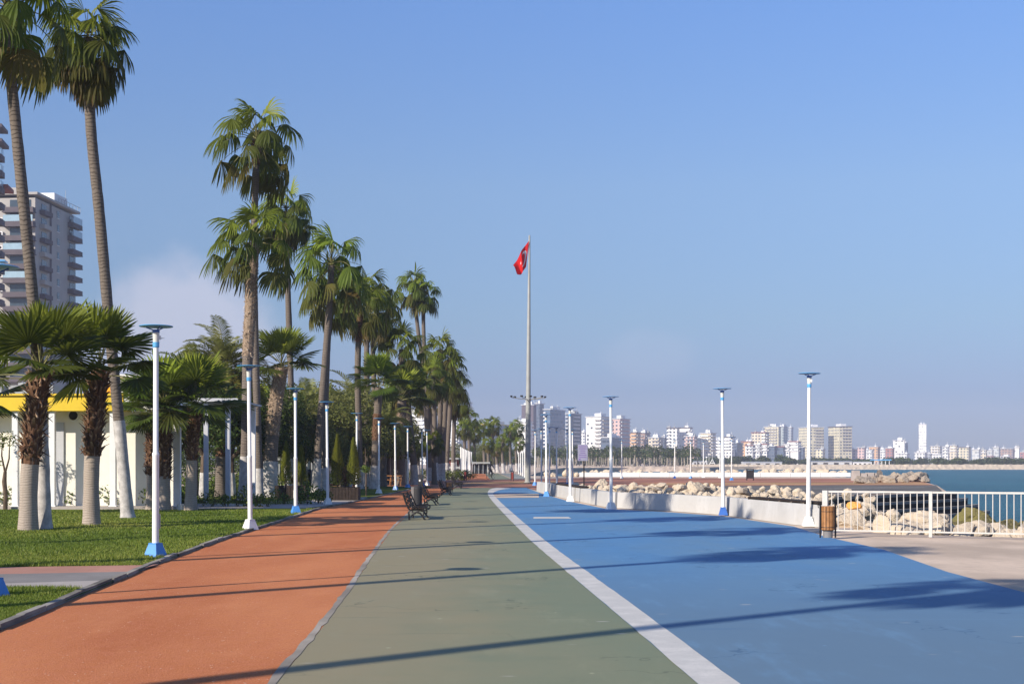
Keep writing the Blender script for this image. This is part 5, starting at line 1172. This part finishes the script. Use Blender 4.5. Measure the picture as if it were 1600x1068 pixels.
# ------------------------------------------------------------------ apartment towers at the left edge
def left_blocks():
    # block behind: corner at pixel 62, side face receding to 127
    Y0 = 300; c = at(55, HOR, Y0); th = R(3.7); u = Vector((math.cos(th), -math.sin(th), 0)); H = at(0, 300, Y0).z
    root = thing('apartment_block', 'beige and pale grey apartment tower with balconies behind the two tall palms', 'apartment block', (c.x, Y0, 0), -th)   # local x along front (left is negative), local y = depth
    A, D = 24.0, 23.0
    m = MB(); m.box((-A / 2, D / 2, H / 2 - .6), (A, D, H - 1.2)); m.build('wall', M['beige_wall'], root)
    m = MB(); m.box((-A / 2, D / 2, H - .35), (A + 1.6, D + 1.6, .5)); m.build('roof', M['beige_wall'], root)
    m = MB(); m.box((-2.6, 14.5, H + .9), (5, 7.5, 2.0)); m.build('roof_house', M['column_white'], root)
    m = MB(); m.box((-6.5, 3.2, H + .6), (4.5, 3.5, 1.4)); m.build('roof_house', M['beige_wall'], root)
    m = MB()
    for k in range(9): m.tube([(.4, 12 + k * 1.6, H - .1), (.4, 12 + k * 1.6, H + 1.0)], .05, 4)
    m.tube([(.4, 12, H + 1.0), (.4, 24.8, H + 1.0)], .06, 4); m.tube([(.4, 16, H + 1.0), (.4, 16, H + 3.4)], .05, 4); m.build('roof_railing', M['grey_metal'], root)
    m = MB(); m.box((.06, 8.3, H / 2), (.14, .9, H - 2)); m.build('dark_strip', M['dark_slab'], root)
    fl = 3.0; n = 13
    for i in range(n):
        z = H - 1.3 - fl * (i + 1)
        # front: balcony at the corner, and window with air conditioner
        m = MB(); m.box((-3.2, -.75, z + .45), (6.6, 1.5, .95)); m.box((-3.2, -.75, z - .1), (6.9, 1.7, .18)); bal = m.build('balcony', M['dark_slab'], root)
        if i in (1, 3, 5): 
            m = MB(); m.box((-3.2, -1.42, z + 1.6), (6.4, .08, 1.35)); m.build('balcony_glazing', M['rail_glass'], bal)
        m = MB(); m.box((-3.2, -.04, z + 1.7), (4.6, .09, 2.0)); m.build('window', M['glass'], root)
        m = MB(); m.box((-9.0, -.04, z + 1.55), (1.1, .09, 1.35)); w = m.build('window', M['glass'], root); m = MB(); m.box((-9.0, -.06, z + .83), (1.3, .14, .08)); m.build('sill', M['column_white'], w)
        m = MB(); m.box((-7.4, -.3, z + 1.5), (.95, .4, .75)); ac = m.build('air_conditioner', M['column_white'], root); m = MB(); m.lathe([(.27, 0), (.27, .02)], 14); f = m.build('fan', M['dark_hole'], ac); f.location = (-7.4, -.505, z + 1.5); f.rotation_euler = (R(90), 0, 0)
        m = MB(); m.box((-14.6, -.7, z + .4), (6.0, 1.4, 1.0)); m.build('balcony', M['dark_slab'], root)
        # side face: small windows, corner balconies at the far end
        m = MB(); m.box((.04, 12.6, z + 1.6), (.09, 1.3, 1.5)); w = m.build('window', M['glass'], root); m = MB(); m.box((.06, 12.6, z + .80), (.14, 1.5, .09)); m.build('sill', M['column_white'], w)
        m = MB(); m.box((.04, 4.6, z + 1.6), (.09, 2.6, 1.6)); m.build('window', M['glass'], root)
        m = MB(); m.box((.55, 4.6, z + .45), (1.2, 4.6, .95)); m.build('balcony', M['beige_wall'] if i % 2 else M['dark_slab'], root)
        m = MB(); m.box((.65, 21.0, z + .50), (1.4, 5.6, .95)); m.box((.65, 21.0, z - .02), (1.5, 5.8, .14)); bal = m.build('balcony', M['dark_slab'], root)
        if i < 2:
            m = MB(); m.box((1.3, 21.0, z + 1.7), (.08, 5.4, 1.45)); m.build('balcony_glazing', M['rail_glass'], bal)
        m = MB(); m.box((.04, 21.0, z + 1.6), (.09, 3.6, 1.9)); m.build('window', M['glass'], root)
    # nearer block cut by the frame edge
    Y1 = 262; c = at(0, HOR, Y1); H1 = at(0, 222, Y1).z; root = thing('apartment_block', 'apartment tower with dark curved balcony slabs cut by the left edge', 'apartment block', (c.x - 2.2, Y1, 0), R(9))
    m = MB(); m.box((-9.8, 4, H1 / 2), (18, 4, H1)); m.build('wall', M['beige_wall'], root)
    m = MB(); m.box((-7.5, 2, H1 + .2), (20.4, 7, .6)); m.box((-5.5, 1.5, H1 + 2.9), (16.4, 6, .6)); m.build('roof', M['dark_slab'], root)
    m = MB(); m.box((1.2, 4.5, H1 - 7.8), (4.0, 6, .7)); m.build('red_cornice', M['roof_red'], root)
    for i in range(14):
        z = H1 - 3.0 * (i + 1); m = MB(); e = 2.55
        pts = [(-14, -1.8), (1.0, -1.8), (2.1, -1.4), (e, -.4), (e, 2.2), (-14, 2.2)]
        lo = [m.vert((x, y, z - .35)) for x, y in pts]; hi = [m.vert((x, y, z + (.75 if x > 0 else .75))) for x, y in pts]
        m.face(lo[::-1]); m.face(hi)
        for k in range(len(pts)): m.face((lo[k], lo[(k + 1) % 6], hi[(k + 1) % 6], hi[k]))
        bal = m.build('balcony', M['dark_slab'], root)
        if i in (0, 1, 2, 7):
            m = MB(); m.box((-6.3, -1.72, z + 1.35), (15.4, .06, 1.15)); m.box((2.35, .6, z + 1.35), (.06, 2.6, 1.15)); m.build('glass_rail', M['rail_glass'], bal)
        m = MB(); m.box((-5, 1.9, z + 1.75), (6, .12, 1.9)); m.build('window', M['glass'], root)
    m = MB(); z = at(0, 411, Y1).z; m.box((-2, -2.8, z), (11.5, 3.0, .28)); m.build('blue_awning', M['disc_blue'], root)
left_blocks()

# ------------------------------------------------------------------ skyline
FAC = {}
def facade(key, c, **k):
    if key not in FAC: FAC[key] = m_facade('facade_' + key, c, **k)
    return FAC[key]
PAL = dict(white=((.72, .72, .70), {}), cream=((.66, .58, .44), {}), yellow=((.66, .60, .42), {}), pink=((.66, .46, .42), {}), orange=((.62, .38, .20), {}), brown=((.36, .25, .20), {}), grey=((.36, .38, .40), {}),
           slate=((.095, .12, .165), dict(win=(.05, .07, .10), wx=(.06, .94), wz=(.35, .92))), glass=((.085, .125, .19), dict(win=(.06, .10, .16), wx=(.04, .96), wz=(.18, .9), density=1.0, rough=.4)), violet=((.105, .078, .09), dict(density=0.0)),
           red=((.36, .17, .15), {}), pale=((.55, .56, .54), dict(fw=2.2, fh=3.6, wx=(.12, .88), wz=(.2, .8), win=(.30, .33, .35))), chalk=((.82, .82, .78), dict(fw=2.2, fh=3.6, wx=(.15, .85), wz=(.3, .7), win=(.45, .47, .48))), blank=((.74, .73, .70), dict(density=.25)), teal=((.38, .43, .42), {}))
def tower(label, x0, x1, ytop, Y, col, rot=-30, q=.42, bal=None, balcol='white', roof=None, pent=True, name='apartment_block', ybase=None):
    W = (x1 - x0) / FPX * Y; H = at(0, ytop, Y).z; th = R(abs(rot)); s = 1 if rot < 0 else -1
    a = (1 - q) * W / math.cos(th); b = q * W / math.sin(th); c = at((x0 + x1) / 2, HOR, Y)
    root = thing(name, label, 'building' if name != 'apartment_block' else 'apartment block', (c.x, Y, 0), R(rot))
    pal, kw = PAL[col]; m = MB(); m.box((0, 0, H / 2), (a, b, H)); m.build('wall', facade(col, pal, **kw), root)
    rc = {'red': 'roof_red', 'dark': 'dark_slab', 'yellow': 'yellow', None: 'pale_wall'}[roof]
    m = MB(); m.box((0, 0, H + .35), (a + 1.4, b + 1.4, .7)); m.build('roof', M[rc], root)
    if pent: m = MB(); m.box((a * .08, 0, H + 2.0), (a * .42, b * .45, 2.6)); m.build('roof_house', M['column_white'] if roof != 'red' else M['beige_wall'], root)
    rq = random.Random(label)
    for k in range(2 if W < 40 else 4):
        m = MB(); x, y = rq.uniform(-.4, .4) * a, rq.uniform(-.4, .4) * b; w = rq.uniform(1.2, 2.6); m.box((x, y, H + .7 + w * .35), (w * 1.3, w, w * .7)); m.tube([(x, y, H + .7), (x, y, H + 3 + w)], .16, 4); m.build('roof_tank', M['column_white' if rq.random() < .6 else 'grey_metal'], root)
    if bal:
        f0, f1, fs, out = bal; fh = 3.1; n = int((H - 4) / fh); bm_ = {'white': 'column_white', 'dark': 'dark_slab', 'cream': 'beige_wall', 'pale': 'pale_wall'}[balcol]
        m1 = MB(); w = a * (f1 - f0); m1.box((-a / 2 + a * (f0 + f1) / 2, -b / 2 - out / 2 + .05, 0), (w, out, 1.0)); me1 = m1.mesh('balcony', [M[bm_]])
        me2 = None
        if fs: m2 = MB(); m2.box((s * (a / 2 + out / 2 - .05), 0, 0), (out, b * fs, 1.0)); me2 = m2.mesh('side_balcony', [M[bm_]])
        for i in range(n):
            z = H - 2.4 - fh * i
            if z < 12: break
            inst('balcony', me1, root, (0, 0, z))
            if me2: inst('balcony', me2, root, (0, 0, z))
    return root
T = tower
T('white block with rows of dark gaps behind the palm trunk clump', 640, 679, 640, 1150, 'white', -30, .3, (.05, .85, 0, 1.4), 'white')
T('stepped round looking white tower above the row of white posts', 693, 737, 629, 1230, 'white', -32, .5, (.0, .45, .9, 1.5), 'white')
T('blue grey block with yellow roof rim left of the flagpole', 752, 800, 664, 1250, 'glass', -24, .62, None, 'white', 'yellow', True)
T('pinkish white block half behind the flagpole', 806, 832, 660, 1120, 'blank', -30, .22, (.75, 1.0, .9, 1.4), 'white')
T('dark purple grey slab tower behind the flagpole', 815, 838, 633, 1250, 'violet', -22, .2)
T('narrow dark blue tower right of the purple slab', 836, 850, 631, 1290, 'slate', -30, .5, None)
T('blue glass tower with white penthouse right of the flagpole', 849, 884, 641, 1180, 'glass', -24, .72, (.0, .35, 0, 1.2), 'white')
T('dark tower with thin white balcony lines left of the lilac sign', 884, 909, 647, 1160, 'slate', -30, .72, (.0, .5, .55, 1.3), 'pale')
T('small white slab seen in the gap above the lilac sign', 908, 917, 676, 1500, 'white', -30, .4)
T('white tower with dotted windows and beige balcony column above the rocks', 915, 957, 652, 1140, 'blank', -30, .46, (.62, 1.0, .85, 1.5), 'cream')
T('grey tower with orange pink stripe right of the dotted white tower', 953, 985, 655, 1190, 'pink', -30, .55, (.0, .3, .9, 1.4), 'pale')
T('low slate block in front of the orange striped tower', 938, 972, 684, 1060, 'slate', -28, .6)
T('orange beige block right of the striped tower', 983, 1001, 676, 1300, 'orange', -32, .45, (.3, .9, .8, 1.3), 'cream', 'dark')
T('brownish block with dark right side beside the orange one', 998, 1016, 677, 1320, 'brown', -32, .5, (.1, .7, .8, 1.3), 'cream', 'dark')
T('cream block with banded balconies in a gap of the skyline', 1013, 1036, 684, 1280, 'cream', -30, .35, (.35, 1.0, .6, 1.5), 'cream', None)
T('small slate block left of the white twin tower', 1033, 1044, 684, 1380, 'slate', -30, .6)
T('white twin tower with grid of windows, left half', 1042, 1062, 669, 1300, 'white', -25, .25, (.0, .3, 0, 1.5), 'white', 'dark', False)
T('white twin tower with grid of windows, right half', 1061, 1082, 668.5, 1310, 'blank', -25, .25, (.6, 1, .7, 1.5), 'white', 'dark', False)
T('pink block in front of the white twin tower', 1069, 1090, 682, 1240, 'pink', -28, .32, (.15, .9, .6, 1.3), 'cream')
T('grey blue block right of the pink one', 1086, 1102, 684, 1370, 'slate', -30, .6)
T('cream topped block with dark side right of the pink one', 1094, 1119, 677, 1330, 'cream', -32, .42, (.1, .8, .8, 1.3), 'white')
T('white low block behind the far lamp with blue foot', 1116, 1131, 688, 1400, 'white', -30, .4, (.1, .9, .5, 1.3), 'white')
T('white block with red balcony panels left of the deep blue footed lamp', 1128, 1149, 683, 1380, 'white', -30, .42, (.2, .9, .6, 1.4), 'white', 'dark')
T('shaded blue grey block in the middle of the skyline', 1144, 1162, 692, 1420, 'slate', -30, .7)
T('low orange roofed house in the middle of the skyline', 1158, 1179, 690, 1450, 'orange', -30, .35, None, 'white', 'red', False)
T('cream block with red brown roof', 1174, 1202, 676, 1480, 'cream', -30, .30, (.75, 1, .8, 1.5), 'white', 'red', False)
T('tall yellow cream tower behind the red roofed block', 1194, 1220, 667, 1560, 'yellow', -30, .22, (.1, .9, 0, 1.4), 'cream')
T('grey green tower right of the tall yellow one', 1216, 1232, 667, 1600, 'teal', -30, .6)
T('plain grey slab beside the grey green tower', 1231, 1240, 668, 1660, 'grey', -30, .5, None, 'white', None, False)
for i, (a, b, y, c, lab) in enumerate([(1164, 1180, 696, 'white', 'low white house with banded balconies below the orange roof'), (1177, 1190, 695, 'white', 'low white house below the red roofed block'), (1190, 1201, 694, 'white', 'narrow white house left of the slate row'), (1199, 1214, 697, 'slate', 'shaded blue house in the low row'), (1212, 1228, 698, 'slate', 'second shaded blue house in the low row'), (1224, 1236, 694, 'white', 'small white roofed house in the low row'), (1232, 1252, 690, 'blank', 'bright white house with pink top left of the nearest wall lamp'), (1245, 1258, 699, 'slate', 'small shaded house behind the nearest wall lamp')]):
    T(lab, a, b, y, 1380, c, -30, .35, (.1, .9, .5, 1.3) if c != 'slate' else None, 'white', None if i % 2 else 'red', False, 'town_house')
T('yellow cream tower partly behind the nearest wall lamp', 1252, 1283, 668, 1500, 'yellow', 12, .30, (.3, .95, 0, 1.3), 'cream')
T('small yellowish house at the foot of the two cream towers', 1274, 1290, 702, 1450, 'yellow', -30, .4, None, 'white', None, False, 'town_house')
T('cream tower with dark roof rim standing alone', 1298, 1327, 667, 1500, 'yellow', 12, .28, (.25, 1.0, 0, 1.3), 'cream', 'dark')
for i, (a, b, y, c, roof, lab) in enumerate([(1326, 1340, 702, 'pink', None, 'pale pink low block right of the lone cream tower'), (1339, 1354, 699, 'pink', None, 'pinkish low block with vertical stripes'), (1352, 1366, 703, 'white', None, 'white low block with arched front'), (1357, 1376, 698, 'orange', None, 'orange topped low block'), (1374, 1386, 702, 'white', None, 'white low block beside the orange top'), (1383, 1398, 700, 'red', None, 'dull red low block beside the white tower'), (1400, 1422, 709, 'white', None, 'white arcaded low block below the white tower'), (1428, 1450, 707, 'white', None, 'white low block at the foot of the pale high tower'), (1446, 1456, 709, 'grey', None, 'small grey block right of the pale high tower'),
      (1453, 1473, 697, 'cream', None, 'cream block first right of the pale high tower'), (1472, 1484, 698, 'white', None, 'white block second right of the pale high tower'), (1481, 1498, 696, 'cream', None, 'cream block with dark right side'), (1496, 1518, 699, 'yellow', 'dark', 'yellowish block with dark roof'), (1455, 1475, 710, 'white', None, 'low white school like block'), (1485, 1504, 713, 'cream', 'red', 'low cream house before the cream block'), (1518, 1533, 702, 'pale', None, 'pale grey block right of the yellowish one'), (1531, 1543, 703, 'cream', None, 'pale cream block in the faint row'), (1541, 1553, 703, 'pale', None, 'faint pale block in the far row'), (1551, 1563, 699, 'pale', None, 'faint tall pale block in the far row'), (1561, 1588, 701, 'brown', None, 'wide faint brownish block near the right edge'), (1585, 1594, 699, 'blank', None, 'slim white block near the right edge'), (1593, 1612, 706, 'red', None, 'red fronted low block cut by the right edge'), (1534, 1556, 713, 'cream', 'red', 'low cream house in the faint row'), (1562, 1580, 713, 'white', None, 'low white house near the right edge'), (1600, 1625, 700, 'pale', None, 'faint block outside the right edge')]):
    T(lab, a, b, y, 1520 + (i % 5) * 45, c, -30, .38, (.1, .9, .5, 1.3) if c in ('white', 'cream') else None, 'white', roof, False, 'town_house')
T('white stepped tower above the blue roofed shelter', 1396, 1414, 688, 1620, 'blank', -30, .15, None, 'white')
T('shaded block behind the white stepped tower', 1408, 1420, 692, 1700, 'slate', -30, .6, None, 'white', None, False)
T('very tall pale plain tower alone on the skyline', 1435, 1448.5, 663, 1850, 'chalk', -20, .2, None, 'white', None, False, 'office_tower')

# ------------------------------------------------------------------ far shore
def far_palm_mesh(seed):
    r = random.Random(seed); mb = MB(); mb.tube([(0, 0, -.2), (r.uniform(-.1, .1), 0, 2.5), (r.uniform(-.2, .2), 0, 4.4)], [.19, .14, .13], 6, 1)
    for i in range(15):
        a = i * 2.4; el = 1.3 - 2.2 * (i / 15); fan_leaf(mb, a, el, .7, 1.15, r, .6, r.uniform(.2, .9), 5, 1.5, (-.1, 0, 0), Vector((0, 0, 4.4)), 0, 1, hang=.3, steps=(0, .6, 1.0))
    return mb.mesh('far_palm', [M['fartree'], plain('far_palm_trunk', (.34, .30, .25), .9, .1, .15, 2)])
FARP = [far_palm_mesh(700 + k) for k in range(3)]
rr = random.Random(31)
for i in range(150):
    px = rr.uniform(834, 1092); Y = rr.uniform(470, 560); p = at(px, HOR, Y); s = rr.uniform(.95, 1.4)
    tag(inst('far_palm', FARP[i % 3], None, (p.x, Y, 0), rr.uniform(0, 6), s), 'small distant palm with pale trunk in the grove on the far beach', 'palm tree', 'palms of the far beach grove')
def far_bush(seed):
    r = random.Random(seed); mb = MB(); leaf_cloud(mb, [(0, 0, 2.4, 2.6, 2.2, 1.8), (1.2, .3, 2.0, 1.8, 1.5, 1.5), (-1.3, 0, 1.8, 1.7, 1.5, 1.5)], 420, .42, r); mb.tube([(0, 0, -.2), (0, 0, 2)], [.25, .15], 5, 1); return mb.mesh('far_tree', [M['fartree'], M['trunk']])
FARB = [far_bush(720 + k) for k in range(3)]
for i in range(260):
    px = rr.uniform(1085, 1640) if i < 190 else rr.uniform(735, 1090); Y = rr.uniform(660, 860) if i < 190 else rr.uniform(570, 700); p = at(px, HOR, Y); s = rr.uniform(.8, 1.35) * (1.0 if px < 1250 else .85)
    tag(inst('far_tree', FARB[i % 3], None, (p.x, Y, 0), rr.uniform(0, 6), (s * 1.4, s, s)), 'small distant round tree in the dark belt below the skyline', 'tree', 'trees of the far belt')
# pale rubble shore across the bay
def shore(name, x0, x1, Yf, h, label, mat, step=1.1):
    m = MB(); r2 = random.Random(len(name)); a, b = at(x0, HOR, Yf).x, at(x1, HOR, Yf).x; n = int((b - a) / step)
    prev = None
    for i in range(n + 1):
        x = a + (b - a) * i / n; row = [m.vert((x, Yf + yy + r2.uniform(-.35, .35), zz + r2.uniform(-.18, .18)), r2.random()) for yy, zz in ((-1.5, -1.5), (0, -.8), (1.5, -.2), (3.2, h), (5, h + .1), (9, h * .6))]
        if prev:
            for k in range(5): m.face((prev[k], row[k], row[k + 1], prev[k + 1]))
        prev = row
    o = m.build(name, M[mat]); tag(o, kind='structure'); return o
shore('far_rubble_bank', 1074, 1660, 586, .75, '', 'rock'); shore('far_beach_bank', 860, 1078, 458, .35, '', 'apron')
root = thing('harbour_shelter', 'open shelter with flat blue roof on the far shore', 'shelter', (at(1376, HOR, 640).x, 640, 0)); w = 29 / FPX * 640; h = at(0, 718, 640).z
m = MB(); m.box((0, 0, h), (w, 5, .5)); m.build('roof', M['disc_blue'], root)
for i in range(5):
    m = MB(); m.box((-w / 2 + w * (i + .5) / 5, -2, h / 2), (.25, .25, h)); m.build('post', M['column_white'], root)
for px, w_, lab, mm in [(1345, 29, 'long low white shed left of the blue roofed shelter', 'column_white'), (1296, 66, 'long low dark roofed shed across the bay', 'grey_metal'), (1190, 60, 'long pale harbour shed behind the far lamps', 'pale_wall'), (1093, 22, 'small grey boat house on the far beach', 'grey_metal')]:
    Y = 630 + (px % 7) * 6; h = at(0, 722 if mm != 'grey_metal' else 720.5, Y).z; ww = w_ / FPX * Y; root = thing('harbour_shed', lab, 'shed', (at(px, HOR, Y).x, Y, 0)); m = MB(); m.box((0, 0, h / 2), (ww, 6, h)); m.build('wall', M[mm if mm != 'grey_metal' else 'pale_wall'], root)
    m = MB(); m.box((0, 0, h + .2), (ww + .6, 6.6, .3), top=(ww, 3)); m.build('roof', M[mm], root)
    for k in range(4):
        m = MB(); m.box((-ww / 2 + ww * (k + .5) / 4, -3.03, h * .42), (ww / 9, .06, h * .6)); m.build('door', M['dark_hole'], root)
root = thing('beach_frame', 'white A shaped frame on the far shore left of the deep blue footed lamp', 'frame', (at(1113, HOR, 600).x, 600, 0)); h = at(0, 717, 600).z
m = MB(); m.tube([(-1.6, 0, 0), (0, 0, h), (1.6, 0, 0)], .22, 6); m.tube([(-.9, 0, h * .45), (.9, 0, h * .45)], .16, 6); m.build('frame', M['white'], root)
for k, (dx, py) in enumerate([(-2.6, 720), (-2.4, 714), (-1.4, 709.5), (0, 707)]):
    z = at(0, py, 600).z; m = MB(); m.tube([(dx, 0, 0), (dx, 0, z)], .07, 5); pl = m.build('globe_post', M['white'], root); m = MB(); m.lathe([(.05, -.4), (.36, -.15), (.36, .15), (.05, .4)], 10, (dx, 0, z)); m.build('globe', M['white'], pl)

# ------------------------------------------------------------------ air
m = MB(); m.box((0, 1160, 45.5), (2640, 2540, 97)); hz = m.build('haze', [], None); tag(hz, 'thin bluish haze over the bay', 'haze', kind='stuff')
hm = bpy.data.materials.new('haze'); hm.use_nodes = True; hn = hm.node_tree; hn.nodes.remove(hn.nodes['Principled BSDF'])
pv = hn.nodes.new('ShaderNodeVolumePrincipled'); pv.inputs['Color'].default_value = (.72, .78, 1.0, 1); pv.inputs['Density'].default_value = .00030; pv.inputs['Anisotropy'].default_value = .0
hn.links.new(pv.outputs[0], hn.nodes['Material Output'].inputs['Volume']); hz.data.materials.append(hm)
